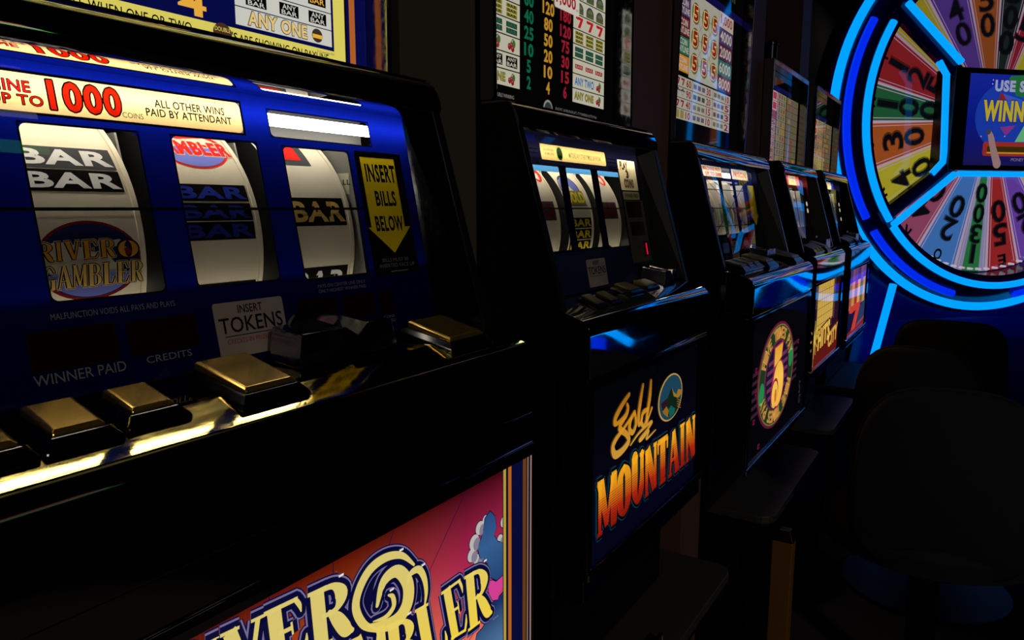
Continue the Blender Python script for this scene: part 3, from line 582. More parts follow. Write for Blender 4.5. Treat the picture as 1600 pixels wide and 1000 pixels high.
    swirl = [[(575, 525, 20), (500, 468, 45), (400, 480, 60), (300, 555, 70), (232, 680, 70), (212, 800, 66), (262, 900, 56), (350, 935, 30)], [(345, 780, 30), (385, 630, 75), (470, 565, 85), (535, 640, 105), (535, 760, 120), (480, 860, 110), (390, 905, 80), (290, 905, 20)], [(535, 640, 24), (555, 580, 45), (605, 555, 52), (640, 610, 50), (652, 700, 36), (640, 790, 12)], [(415, 715, 14), (442, 725, 36), (448, 785, 42), (400, 850, 34), (320, 880, 8)]]
    hole = [[(300, 770, 30), (330, 680, 34), (370, 590, 16)], [(390, 770, 10), (380, 700, 20), (410, 660, 24), (440, 650, 14)], [(600, 640, 18), (612, 720, 26), (600, 790, 10)]]
    Ls = [('R', (250, 1035), (312, 1003), (250, 1120), (322, 1090)), ('I', (314, 1003), (342, 989), (322, 1090), (350, 1076)), ('V', (340, 990), (410, 957), (352, 1076), (418, 1045)), ('E', (405, 957), (470, 926), (416, 1046), (482, 1013)), ('R', (473, 929), (538, 898), (480, 1019), (551, 985))]
    Ls += [('G', (440, 1048), (500, 1018), (450, 1135), (510, 1105)), ('A', (495, 1022), (550, 996), (505, 1107), (560, 1080)), ('M', (545, 998), (598, 973), (555, 1080), (605, 1056)), ('B', (597, 977), (645, 958), (604, 1056), (654, 1034)), ('L', (643, 953), (680, 932), (654, 1036), (702, 1010)), ('E', (684, 925), (721, 898), (701, 1001), (729, 984)), ('R', (720, 901), (758, 879), (727, 988), (767, 958))]
    q = Z(420, 700); A.ellipse(q[0], q[1], .0285, .027, navy, 8); q = Z(600, 660); A.ellipse(q[0], q[1], .009, .016, navy, 8)
    for grow, m, L in ((.0058, navy, 8), (.0049, lav, 9), (.0037, navy, 10)):
        for s in swirl: A.stroke(ZS(s), m, L, grow * .9)
        for ch, tl, tr, bl, br in Ls: letter(A, ch, px(bl, br, tl, tr), m, L, grow)
    for s in swirl: A.stroke(ZS(s), yel, 11)
    for ch, tl, tr, bl, br in Ls: letter(A, ch, px(bl, br, tl, tr), yel, 11)
    for s in hole: A.stroke(ZS(s), navy, 12)
    for x, y in ((495, 432), (632, 525), (545, 828), (118, 590), (1020, 500), (435, 680)):
        q = Z(x, y); A.rect(q[0] - .0022, q[1] - .0008, q[0] + .0022, q[1] + .0008, wht, 12)
    # printed border stripes on the right
    for a, b, m in ((783.5, 838, navy), (784.5, 788.5, lit((176, 152, 50))), (792, 797, lit((176, 96, 24))), (815, 820, lit((104, 58, 16))), (822, 823.5, lit((150, 120, 60))), (826.5, 828.5, lit((150, 120, 100)))):
        A.rect(A.P(a, 760)[0], v0, min(u1, A.P(b, 760)[0]), v1, m, 8 if m is navy else 9)
m1 = machine(.06, .58, -.343, 'nearest slot machine, blue reel glass and yellow insert bills arrow above sunset art', glass_near,
    [(.21, .281, near1), (.304, .375, near2), (.401, .472, near3)],
    dict(box=(.07, .555, -.488, -.513, .46), art=topper_near), dict(z0=-.44, z1=-.229, u0=.075, u1=.5755, art=art_near),
    [(.129, .158, -.406, -.374, .0075), (.172, .199, -.406, -.374, .0075), (.214, .24, -.406, -.377, .0075), (.28, .32, -.419, -.369, .0085), (.486, .534, -.418, -.37, .0085)],
    (.352, .444, -.43, -.402, .024), dict(plate=paint('dim_grey_plate', (98, 98, 95), .5), bezel=M_BEZEL, deck=M_DECK, face=M_PIANO, flare=.006, tags=True, low=1.8, tube=15, side_bottom=-.117))

# ---- second machine
D_BLK = film((10, 10, 26)); D_PURP = film((26, 12, 92)); D_SKY = film((90, 170, 245)); D_LOW = paint('deep_blue_print', (10, 30, 74), .5); D_CREAM = film((206, 180, 112), .4); GREYT = paint('dim_grey_print', (80, 78, 70), .5); MAROON = paint('maroon_print', (120, 24, 30), .5); OLIVE = film((150, 145, 105), .45)
def emblem(A, cu, cv, ru, rv, L, K):
    A.ellipse(cu, cv, ru, rv, K((236, 226, 190)), L); A.ellipse(cu, cv, ru * .88, rv * .9, K((60, 140, 190)), L + 1); A.poly([(cu - .8 * ru, cv - .1 * rv), (cu - .2 * ru, cv + .55 * rv), (cu + .1 * ru, cv), (cu + .5 * ru, cv + .3 * rv), (cu + .8 * ru, cv - .2 * rv), (cu, cv - .3 * rv)], K((206, 160, 60)), L + 2); A.poly([(cu - .75 * ru, cv - .45 * rv), (cu - .2 * ru, cv - .05 * rv), (cu + .8 * ru, cv - .35 * rv), (cu + .5 * ru, cv - .75 * rv), (cu - .5 * ru, cv - .75 * rv)], K((60, 120, 60)), L + 2)
def glass_second(A, u0, v0, u1, v1):
    W = [(.772, -.053, .845, .052), (.864, -.053, .9365, .052), (.957, -.055, 1.027, .052)]; ban = (.806, .0595, .991, .079); play = (1.031, .0265, 1.0945, .0715); wp = (1.033, .0125, 1.0945, .0245)
    holes_sheet(A, u0, -.056, u1, v1, [ban, play, wp] + W, D_BLK, 0, .003); A.rect(u0, v0, u1, -.056, D_LOW, 0)
    for h in W: A.rect(h[0], .045, h[2], h[3], D_SKY, 0)
    for a, b in ((.845, .864), (.9365, .957)): A.rect(a, -.056, b, .054, D_PURP, 1)
    for z in (.0545, .057, .0595, .066, .071): A.rect(u0, z, .8, z + .0008, D_PURP, 1); A.rect(.995, z - .001, 1.03, z, D_PURP, 1)
    A.rect(u0, -.0018, 1.03, .0002, INK, 4)
    A.rect(*ban, D_CREAM, 0); emblem(A, .853, .0688, .0085, .009, 2, lambda c: film(c)); 
    A.text('MATCHES ANY OTHER SYMBOL ON PAYLINE', .878, .065, .974, .0715, GREYT, 3, .01); A.text('ALL WINS PAID', .812, .0705, .838, .0735, GREYT, 3, .01); A.text('BY MACHINE', .815, .0655, .838, .0688, GREYT, 3, .01)
    A.text('COIN USED', .776, .0725, .797, .0755, WHITEP, 3, .01); A.text('IS NOT PAID', .777, .0675, .799, .0705, WHITEP, 3, .01)
    A.rect(*play, film((226, 214, 170), .5), 0); A.text('PLAY', 1.037, .0575, 1.063, .0685, MAROON, 3, .06); A.text('3', 1.055, .045, 1.0625, .0555, MAROON, 3, .06); A.text('COINS', 1.044, .0305, 1.077, .0425, MAROON, 3, .06)
    A.rect(*wp, OLIVE, 0); A.text('WINNER PAID', 1.037, .0155, 1.087, .0215, INK, 3, .03)
    A.rect(1.03, -.082, 1.103, .0112, paint('grey_green_print', (96, 92, 80), .5), 2)
    for r in ((1.037, -.0145, 1.0925, .0095), (1.041, -.0415, 1.093, -.021), (1.0765, -.074, 1.1, -.051)): A.rect(*r, M_LED, 3)
    A.rect(1.087, -.0715, 1.091, -.054, glow('red_led_digit', (255, 14, 60), 1.1), 4); A.text('COIN', 1.047, -.0615, 1.07, -.056, GREYT, 3); A.text('PLAYED', 1.047, -.071, 1.071, -.0655, GREYT, 3)
    token_card(A, .877, -.1045, .9345, -.068, False)
def s2_side(A, u0, u1):
    A.rect(u0 + .004, 7.9, u1 - .008, 21.6, R_INKS['grey'], 0, 1, 6); A.text('BAR', u0 + .01, 10, u1 - .012, 19.5, R_INKS['maroon'], 1, .05)
    A.ellipse(u0 + .03, -22, .026, 9, R_INKS['navy'], 0); A.ellipse(u1 - .016, 46, .012, 9, R_INKS['red'], 0)
def s2_mid(A, u0, u1):
    A.ellipse((u0 + u1) / 2 - .006, 33, .026, 12, R_INKS['grey'], 0); A.ellipse((u0 + u1) / 2 - .006, 33, .023, 10.5, R_INKS['sky'], 1); A.rect(u0 + .006, 19, u1 - .012, 30.5, R_INKS['olive'], 2, 1, 4); A.text('GOLD', u0 + .008, 21, u1 - .014, 29, R_INKS['yellow'], 3, .03); A.rect(u0 + .008, 18.2, u1 - .011, 19, R_INKS['grey'], 3)
    for a in (1.8, -6.6, -15): bar(A, u0 + .004, u1 - .006, a, a + 7.6, R_INKS['yellow'], M_INK)
def cherries(A, u, v, s, L):
    for du, dv in ((-.28, -.12), (.12, -.22), (-.02, -.02)): A.ellipse(u + du * s, v + dv * s, .21 * s, .22 * s, lit((122, 28, 34)), L, 14); A.ellipse(u + (du - .06) * s, v + (dv + .06) * s, .05 * s, .05 * s, lit((190, 120, 120)), L + 1, 8)
    A.stroke([(u - .25 * s, v, .05 * s), (u + .05 * s, v + .35 * s, .06 * s), (u + .2 * s, v + .4 * s, .05 * s)], lit((30, 60, 26)), L + 1); A.ellipse(u + .27 * s, v + .12 * s, .2 * s, .26 * s, lit((58, 94, 44)), L, 14)
K_ = lambda s: (lambda c: lit(c, s))
def seven(A, u, v, w_, h_, m, L, om=None):
    pts = [(u, v + .78 * h_), (u + .02 * w_, v + h_), (u + w_, v + .98 * h_), (u + .98 * w_, v + .8 * h_), (u + .62 * w_, v), (u + .26 * w_, v), (u + .62 * w_, v + .74 * h_), (u + .2 * w_, v + .7 * h_)]
    A.poly(pts, m, L)
def mini_bars(A, u, v, w_, h_, rows, bg, ink, L):
    for k in range(rows):
        a, b = v + k * h_ / rows, v + (k + .86) * h_ / rows; A.rect(u, a, u + w_, b, bg, L); A.text('BAR', u + .12 * w_, a + .15 * (b - a), u + .9 * w_, b - .15 * (b - a), ink, L + 1, .02)
def topper_second(A, u0, v0, u1, v1):
    A.rect(u0, v0, u1, v1, L_BLK, 0); W = lit((176, 172, 152)); GR, AM, RD = lit((14, 92, 62)), lit((176, 128, 40)), lit((142, 26, 42)); OL = lit((128, 118, 36)); GB = lit((24, 56, 42)); BK = lit((8, 8, 8))
    z, p = .149, .0203; nums = [('2', '4', '6'), ('5', '10', '15'), ('10', '20', '30'), ('25', '50', '75'), ('40', '80', '120'), ('60', '120', '180'), ('80', '160', '240'), ('150', '300', '450')]
    for k in range(8):
        a, b = z + k * p, z + (k + .93) * p; c = (a + b) / 2; h_ = b - a
        for side, x0, x1 in ((0, .722, .825), (1, .968, 1.07)):
            if side == 1: a2, b2 = a + .0015, b + .0015
            else: a2, b2 = a, b
            A.rect(x0, a2, x1, b2, W, 1); cc = (a2 + b2) / 2; cols = [x0 + .018, x0 + .05, x0 + .084] if side == 0 else [x0 + .018, x0 + .051, x0 + .083]
            row = k if side == 0 else [0, 7, 8, 3, 4, 5, 6, 6][k]
            if row == 0 and (side == 0): A.text('ANY ONE', x0 + .006, a2 + .005, x0 + .069, b2 - .004, OL, 3, .03, 0, .06, BK); cherries(A, cols[2], cc, .017, 2)
            elif row == 0: A.text('ANY ONE', x0 + .006, a2 + .005, x0 + .066, b2 - .004, OL, 3, .03, 0, .06, BK); cherries(A, cols[2], cc, .017, 2)
            elif row == 7 and side == 1: A.text('ANY TWO', x0 + .006, a2 + .004, x0 + .066, b2 - .004, lit((26, 92, 150)), 3, .03); cherries(A, cols[2], cc, .017, 2)
            elif row == 1:
                for q in cols: A.rect(q - .013, a2 + .003, q + .013, b2 - .003, BK, 2); A.text('ANY', q - .010, cc + .0008, q + .010, b2 - .0045, W, 3, .015); A.text('BAR', q - .011, a2 + .0042, q + .011, cc - .0008, W, 3, .02)
            elif row == 2:
                for q in cols: cherries(A, q, cc, .0185, 2)
            elif row == 3 and side == 0 or row == 3:
                for q in cols: mini_bars(A, q - .0125, a2 + .002, .025, h_ - .004, 2, GB, lit((40, 86, 66)), 2)
            elif row == 4:
                for q in cols: mini_bars(A, q - .0125, a2 + .0012, .025, h_ - .0024, 3, OL, BK, 2)
            elif row == 5:
                for q in cols: seven(A, q - .011, a2 + .002, .022, h_ - .004, lit((168, 26, 34)), 2)
            elif row == 8:
                for q in cols: A.rect(q - .012, cc - .003, q + .012, cc + .003, lit((120, 22, 26)), 2); A.text('BAR', q - .010, cc - .002, q + .010, cc + .002, lit((180, 120, 110)), 3, .02)
            else:
                for q in cols: A.rect(q - .012, a2 + .001, q + .012, a2 + .006, lit((72, 80, 44)), 2); A.ellipse(q, a2 + .006, .012, .010, lit((46, 62, 72)), 2, 20, 0, 180); A.ellipse(q, a2 + .007, .008, .006, lit((92, 92, 52)), 3, 16, 0, 180)
        for x, t, m in zip((.847, .897, .945), nums[k], (GR, AM, RD)):
            wd = .0085 * len(t); A.text(t, x - wd / 2 - (.002 if len(t) > 1 else 0), a + .0035, x + wd / 2 + (.002 if len(t) > 1 else 0), b - .0005, m, 2, .035)
    A.rrect(.912, .268, .984, .30, .004, lit((190, 182, 168)), 4); A.text('1,000', .917, .273, .972, .29, lit((140, 24, 28)), 5, .03); A.text('COINS', .973, .274, .981, .277, BK, 5)
    A.ellipse(.751, .1335, .0095, .0125, lit((150, 150, 150)), 2, 30, 0, 180); A.rect(.7415, .122, .7605, .1335, lit((150, 150, 150)), 2); A.ellipse(.751, .1335, .008, .0105, lit((40, 82, 104)), 3, 30, 0, 180); A.rect(.743, .122, .759, .1335, lit((92, 100, 30)), 3); A.text('DOUBLE WINNING', .765, .1345, .811, .139, lit((120, 118, 112)), 3)
    A.ellipse(.8975, .132, .0125, .0125, lit((128, 128, 124)), 2, 30, 0, 180); A.ellipse(.8975, .132, .010, .0095, lit((42, 54, 52)), 3, 30, 0, 180); A.text('PAYS WINNING COMBINATION', .918, .1315, 1.045, .1375, lit((96, 94, 88)), 3)
    A.text('DOUBLE', .75, .34, .9, .38, lit((150, 60, 40)), 2, .04); A.text('GOLD', .92, .34, 1.05, .38, lit((180, 140, 40)), 2, .04)
def art_second(A, u0, v0, u1, v1):
    A.rect(u0, v0, u1, v1, ramp_lit('night_blue_print', [(0, (2, 4, 22)), (.5, (4, 3, 16)), (1, (1, 2, 5))], 'z', H - .42, H - .21), 0)
    gold = ramp_lit('gold_script_blend', [(0, (196, 150, 60)), (.5, (196, 130, 28)), (1, (132, 84, 22))], 'z', H - .31, H - .22); Z = lambda x, y: A.P(900 + x * 210 / 1600, 560 + y * 131 / 998); Zb = lambda x, y: A.P(900 + x * 210 / 1600, 640 + y * 131 / 998)
    st = lambda pts, k=1: [Z(x, y) + (wd * .00021 * k,) for x, y, wd in pts]
    g_ = [[(635, 430, 30), (560, 540, 38), (480, 690, 44), (465, 770, 40), (500, 770, 26), (590, 690, 40), (620, 600, 38), (610, 545, 22)],
          [(580, 720, 24), (520, 830, 40), (600, 900, 40), (630, 980, 44), (560, 1090, 44), (470, 1150, 50), (440, 1060, 44), (480, 960, 36), (560, 850, 26), (660, 700, 20)],
          [(700, 640, 30), (650, 740, 40), (640, 850, 40), (680, 880, 34), (715, 780, 34), (705, 660, 24)],
          [(800, 320, 30), (770, 500, 44), (745, 700, 40), (755, 790, 30), (790, 720, 20)],
          [(895, 270, 30), (880, 460, 46), (850, 660, 38), (840, 760, 30), (870, 690, 22), (905, 590, 22)], [(860, 600, 24), (800, 650, 36), (780, 760, 36), (810, 800, 24), (850, 700, 20)]]
    for s in g_: A.stroke(st(s), gold, 3)
    A.stroke(st([(650, 1035, 10), (760, 880, 20), (905, 750, 22), (850, 850, 22), (760, 970, 26), (790, 960, 20), (870, 860, 18), (840, 960, 18), (950, 850, 8)]), gold, 3)
    c, e, t_ = Z(1130, 462), Z(1265, 462), Z(1130, 190); ru, rv = e[0] - c[0], t_[1] - c[1]
    A.ellipse(c[0], c[1], ru, rv, lit((176, 142, 66)), 2); A.ellipse(c[0], c[1], ru * .93, rv * .94, lit((26, 62, 82)), 3)
    T_ = lambda *q: [Z(x, y) for x, y in q]
    A.poly(T_((1010, 540), (1090, 470), (1135, 350), (1175, 430), (1210, 460), (1240, 480), (1215, 590), (1160, 680), (1080, 690), (1030, 620)), lit((14, 32, 20)), 4)
    A.poly(T_((1138, 345), (1160, 400), (1195, 430), (1215, 365), (1250, 370), (1250, 420), (1210, 470), (1160, 450)), lit((150, 108, 32)), 5); A.poly(T_((1010, 545), (1080, 480), (1090, 540), (1050, 580), (1025, 620)), lit((42, 14, 34)), 5); A.poly(T_((1030, 630), (1075, 570), (1100, 620), (1090, 700), (1045, 665)), lit((140, 96, 24)), 5); A.poly(T_((1100, 600), (1130, 560), (1180, 600), (1160, 665), (1110, 695)), lit((18, 88, 78)), 5)
    for k in range(4): A.stroke([Z(1200, 480 + 28 * k) + (.0012,), Z(1240, 500 + 28 * k) + (.0012,)], lit((140, 100, 40)), 6, 0, False, False)
    mt = ramp_lit('mountain_letter_blend', [(0, (110, 14, 8)), (.3, (176, 40, 14)), (.55, (206, 112, 22)), (.75, (222, 148, 26)), (1, (226, 158, 30))], 'z', H - .388, H - .312)
    a, b, c, d = Zb(250, 1420), Zb(1412, 580), Zb(250, 840), Zb(1412, 90)
    teal, dk = lit((20, 62, 74)), lit((3, 3, 10)); WD = {'I': .62, 'M': 1.25, 'T': .95}
    q = ((a[0], -.3865), (b[0], -.3865), (c[0], -.3175), (d[0], -.3175))
    for grow, m, L in ((.0062, teal, 4), (.0052, dk, 5)): word(A, 'MOUNTAIN', q, m, L, grow, 1.0, .05, WD)
    word(A, 'MOUNTAIN', q, mt, 6, .0008, 1.2, .05, WD)
    for k in range(12): A.rect(a[0], -.345 - .0031 * k, b[0], -.3447 - .0031 * k + .00045, lit((96, 40, 14)) if k % 2 else lit((176, 96, 50)), 7) if False else A.rect(a[0], -.342 - .0032 * k, b[0], -.3415 - .0032 * k, lit((52, 12, 14)), 7)
m2 = machine(.72, 1.135, -.357, 'second slot machine from the front, gold script and mountain emblem on its belly glass', glass_second,
    [(.775, .845, s2_side), (.870, .941, s2_mid), (.963, 1.034, s2_side)], dict(box=(.72, 1.108, -.482, -.511, .62), art=topper_second, lean=-1),
    dict(z0=-.418, z1=-.204, u0=.735, u1=1.1, art=art_second),
    [(.79, .812, -.406, -.384, .004), (.83, .853, -.406, -.384, .004), (.912, .948, -.419, -.394, .005), (.972, 1.01, -.416, -.395, .005)],
    (1.036, 1.075, -.43, -.395, .022), dict(side_bottom=-.185, tube=5.5, cap=paint('dull_brass_cap', (120, 104, 66), .3, .6), flare=.004, back=.6, low=.7, pane=.7, glass_top=.087))
# ---- third machine: crossing paylines, five-times wheel on the belly
def dim_reel(seed):
    rnd = random.Random(seed)
    def fn(A, u0, u1):
        for a in range(-20, 60, 16):
            c = rnd.choice(['red', 'navy', 'gold', 'maroon', 'olive', 'sky'])
            if rnd.random() < .4: A.ellipse((u0 + u1) / 2 + .008, a + 3, .012, 3.4, R_INKS[c], 0, 20)
            elif rnd.random() < .3: bar(A, u0 + .012, u1 - .008, a, a + 6, R_INKS[c], R_INKS['silver'])
    return fn
S_BLK = film((8, 10, 30)); WHT = film((190, 184, 168), .4); RDP = film((214, 60, 40))
def glass_third(A, u0, v0, u1, v1):
    W = [(1.44, -.053, 1.516, .055), (1.538, -.053, 1.613, .055), (1.634, -.053, 1.711, .055)]; b1 = (1.40, .062, 1.548, .083); tb = (1.55, .0615, 1.607, .083); b2 = (1.62, .0615, 1.742, .0835); cov = (1.722, -.06, 1.79, .056)
    holes_sheet(A, u0, v0, u1, v1, [b1, tb, b2, cov] + W, S_BLK, 0, .003); A.rect(*b1, WHT, 0); A.rect(*b2, WHT, 0); bills_panel(A, *cov, False)
    A.text('MACHINE PAYS', 1.43, .074, 1.54, .081, RDP, 2, .04); A.text('UP TO 5000', 1.44, .0645, 1.545, .071, RDP, 2, .04)
    A.text('PAYS', 1.632, .067, 1.676, .078, RDP, 2, .04); A.text('COINS', 1.684, .067, 1.733, .078, RDP, 2, .04); A.rect(1.679, .063, 1.681, .082, RDP, 2)
    for z in (.0365, -.0005, -.0365): A.rect(1.43, z - .0009, 1.72, z + .0009, INK, 2)
    for p, q in (((1.44, .055), (1.712, -.053)), ((1.44, -.053), (1.712, .055))): A.stroke([p + (.0016,), q + (.0016,)], INK, 2, 0, False, False)
    for x in (1.5, 1.57, 1.65): A.rrect(x - .02, -.09, x + .02, -.07, .002, M_LED, 2)
    token_card(A, 1.535, -.104, 1.585, -.068, False)
def topper_third(A, u0, v0, u1, v1):
    A.rect(u0, v0, u1, v1, L_BLK, 0); W = lit((150, 146, 132)); tx = lit((164, 156, 146)); z = [.2565, .289, .3225, .3585, .394, .43]
    for k, c in enumerate(((176, 112, 34), (34, 92, 68), (92, 22, 26), (64, 46, 84), (96, 26, 78))):
        A.rect(u0, z[k] + .0008, 1.446, z[k + 1] - .0008, lit(c), 1); h_ = z[k + 1] - z[k]; A.text('COIN', 1.394, z[k] + .54 * h_, 1.434, z[k] + .86 * h_, tx, 2, .02); A.text('PAYLINE', 1.382, z[k] + .14 * h_, 1.442, z[k] + .46 * h_, tx, 2, .02); A.text(str(k + 1), 1.355, z[k] + .2 * h_, 1.372, z[k] + .8 * h_, tx, 2, .03)
    A.rect(1.447, .252, 1.628, .413, W, 1); A.rect(1.447, .414, u1, .43, lit((14, 12, 62)), 1)
    for i, x in enumerate((1.477, 1.537, 1.597)):
        for j, y in enumerate((.282, .329, .376)):
            if i < 2: A.stroke([(x, y, .001), (x + .06, y, .001)], lit((70, 72, 58)), 2, 0, False, False)
            if i < 2 and j < 2: A.stroke([(x, y, .001), (x + .06, y + .047, .001)], lit((70, 72, 58)), 2, 0, False, False); A.stroke([(x + .06, y, .001), (x, y + .047, .001)], lit((70, 72, 58)), 2, 0, False, False)
            A.ellipse(x, y, .0235, .0205, lit((86, 84, 42)), 3, 24); A.ellipse(x, y, .0185, .0165, lit((124, 112, 60)), 4, 24); A.text('5', x - .011, y - .0125, x + .011, y + .0125, lit((120, 24, 20)), 5, .05, 0, .09, lit((220, 190, 120)))
    for k, (t, c) in enumerate((('8000', (72, 26, 52)), ('6000', (40, 88, 74)), ('2000', (74, 32, 48)), ('4000', (66, 50, 84)), ('1,000', (160, 150, 138)))):
        a = .252 + k * .0325; A.rect(1.629, a + .0006, 1.728, a + .032, lit(c), 1); A.text(t, 1.638, a + .006, 1.718, a + .027, tx if k < 4 else lit((120, 26, 26)), 2, .02)
    for r in range(4):
        a, b = .169 + r * .0202, .169 + (r + .94) * .0202; A.rect(u0, a, 1.727, b, W, 1)
        for x in (1.47, 1.60): A.rect(x, a, x + .0016, b, L_BLK, 2)
        for g, x in enumerate((1.355, 1.478, 1.608)):
            for k in range(3):
                q = x + .026 * k
                if g == 0 and r in (1, 3): seven(A, q, a + .003, .019, .013, lit((120, 26, 36)), 2)
                elif g == 0 and r == 2: A.text('*', q, a + .003, q + .02, b - .003, lit((60, 50, 60)), 2, .05)
                elif g == 0: A.rect(q, a + .002, q + .02, b - .002, lit((126, 112, 62)), 2)
                else: A.rect(q, a + .005, q + .019, b - .005, lit(((60, 60, 70), (84, 74, 92), (96, 92, 74))[(r + g) % 3]), 2)
            A.text(str([10, 40, 90, 60][r] if g == 0 else [10, 15, 20, 30][r] if g == 1 else [2, 3, 5, 10][r]), x + .082, a + .003, x + .108, b - .003, lit((120, 30, 40)), 2, .03)
    A.text('FIVE TIMES PAY', 1.5, .45, 1.74, .475, lit((70, 62, 40)), 2, .02)
def art_third(A, u0, v0, u1, v1):
    A.rect(u0, v0, u1, v1, lit((4, 4, 8)), 0); cu, cv, ru, rv = 1.552, -.339, .148, .104
    mag, pur, grn, rim, gold = lit((150, 34, 70)), lit((70, 30, 62)), lit((34, 128, 72)), lit((30, 52, 30)), lit((186, 132, 62)); S5 = ramp_lit('five_blend', [(0, (236, 170, 70)), (.5, (242, 196, 78)), (1, (214, 150, 40))], 'z', H - .42, H - .27)
    for k in range(6):
        z = cv - .04 + .016 * k; A.poly([(cu - ru * 1.28, z - .012), (cu + ru * 1.3, z - .002), (cu + ru * 1.3, z + .005), (cu - ru * 1.28, z - .005)], lit((56, 26, 44)), 1)
    for x, y in ((1.385, -.30), (1.385, -.40), (1.39, -.345), (1.43, -.46), (1.75, -.30)): A.rect(x - .006, y - .005, x + .006, y + .005, lit((110, 20, 52)), 2); A.rect(x - .003, y - .0025, x + .003, y + .0025, L_BLK, 3)
    A.ring(cu, cv, ru * 1.06, rv * 1.05, ru * .05, lit((92, 22, 48)), 2); A.ellipse(cu, cv, ru, rv, rim, 3); A.ring(cu, cv, ru, rv, .003, lit((110, 104, 50)), 4)
    for s, t0, t1 in (('FIVE TIMES PAY', 160, 18), ('FIVE TIMES PAY', 340, 200)):
        n = len(s)
        for i, ch in enumerate(s):
            if ch == ' ': continue
            t = math.radians(t0 + (t1 - t0) * (i + .5) / n); c, sn = math.cos(t), math.sin(t); r0, r1 = (.72, .94); dv = math.radians(4.3)
            P4 = lambda r, a: (cu + ru * r * math.cos(a), cv + rv * r * math.sin(a))
            A.qtext(ch, P4(r0, t + dv), P4(r0, t - dv), P4(r1, t + dv), P4(r1, t - dv), gold, 5, .03)
    for a in (12, 192): t = math.radians(a); A.ellipse(cu + ru * .84 * math.cos(t), cv + rv * .84 * math.sin(t), ru * .13, rv * .22, grn, 5, 22)
    A.ellipse(cu, cv, ru * .69, rv * .69, lit((96, 30, 60)), 6); A.ellipse(cu, cv, ru * .66, rv * .665, lit((28, 16, 48)), 7)
    for k in range(5): z = cv + rv * (-.36 + .17 * k); hw = ru * .6 * math.sqrt(max(0, 1 - ((z - cv) / (rv * .64)) ** 2)); A.poly([(cu - hw, z - .005), (cu + hw, z), (cu + hw, z + .008), (cu - hw, z + .003)], lit((104, 50, 78)), 8)
    fx, fy = cu - .2 * ru, cv; sx, sy = ru, rv
    five = [[(cu - .22 * sx, cv + .63 * sy, .0), (cu - .22 * sx, cv + .1 * sy, .0)]]
    A.poly([(cu - .26 * sx, cv + .16 * sy), (cu - .26 * sx, cv + .6 * sy), (cu + .27 * sx, cv + .64 * sy), (cu + .2 * sx, cv + .3 * sy)], mag, 9); A.poly([(cu - .22 * sx, cv + .2 * sy), (cu - .22 * sx, cv + .57 * sy), (cu + .23 * sx, cv + .6 * sy), (cu + .18 * sx, cv + .32 * sy)], S5, 10)
    A.ellipse(cu + .05 * sx, cv - .2 * sy, .36 * sx, .5 * sy, mag, 9); A.ellipse(cu + .06 * sx, cv - .2 * sy, .3 * sx, .46 * sy, S5, 10); A.ellipse(cu - .14 * sx, cv - .32 * sy, .2 * sx, .28 * sy, mag, 11); A.ellipse(cu - .14 * sx, cv - .37 * sy, .17 * sx, .27 * sy, S5, 12); A.ellipse(cu - .1 * sx, cv - .4 * sy, .06 * sx, .14 * sy, lit((196, 104, 34)), 13)
    A.text('IGT', 1.79, -.455, 1.81, -.435, lit((50, 46, 44)), 2); A.text('S', 1.785, -.43, 1.80, -.40, lit((46, 44, 42)), 2)
m3 = machine(1.33, 1.853, -.338, 'third slot machine from the front, big number five ringed by letters on its belly', glass_third,
    [(1.436, 1.512, dim_reel(3)), (1.533, 1.609, dim_reel(4)), (1.63, 1.706, dim_reel(8))], dict(box=(1.33, 1.80, -.496, -.511, .62), art=topper_third, lean=3),
    dict(z0=-.478, z1=-.205, u0=1.345, u1=1.84, art=art_third),
    [(1.378, 1.412, -.41, -.375, .009), (1.424, 1.458, -.41, -.375, .009), (1.47, 1.504, -.41, -.375, .009), (1.53, 1.59, -.42, -.368, .011), (1.735, 1.8, -.42, -.36, .011)],
    (1.63, 1.70, -.43, -.395, .024), dict(tube=30, pane=.13, back=1.2, cap=paint('dull_brass_cap', (120, 104, 66), .3, .6), glass_top=.09))
# ---- fourth and fifth machines
def glass_far(red):
    def fn(A, u0, v0, u1, v1):
        o = u0 - 2.023; X = lambda v: v + o
        c1, c2 = (RDP, film((196, 90, 40))) if red else (film((20, 30, 120)), film((30, 40, 140)))
        W = [(X(2.05), -.053, X(2.125), .055), (X(2.14), -.053, X(2.22), .055), (X(2.232), -.053, X(2.315), .055)]; ban = (X(2.06), .064, X(2.30), .089)
        holes_sheet(A, u0, v0, u1, v1, [ban] + W, film((60, 16, 14)) if red else S_BLK, 0, .003); A.rect(ban[0], ban[1], X(2.165), ban[3], c1, 0); A.rect(X(2.165), ban[1], X(2.255), ban[3], F_CREAM, 0); A.rect(X(2.255), ban[1], ban[2], ban[3], c2, 0)
        A.text('ALL WINS', X(2.18), .08, X(2.24), .086, OLIVE, 2); A.text('PAID', X(2.19), .069, X(2.24), .075, OLIVE, 2)
        A.rect(u0, -.0012, X(2.33), .0012, INK, 2); A.rect(X(2.33), -.056, X(2.385), .06, film((88, 92, 66), .6), 2)
        for z in (.012, -.008) if red else (.012, -.008, -.04): A.ellipse(X(2.36), z, .011, .007, glow('bulb_glow', (250, 235, 190), .9), 3, 16)
        token_card(A, X(2.15), -.104, X(2.2), -.068, False)
    return fn
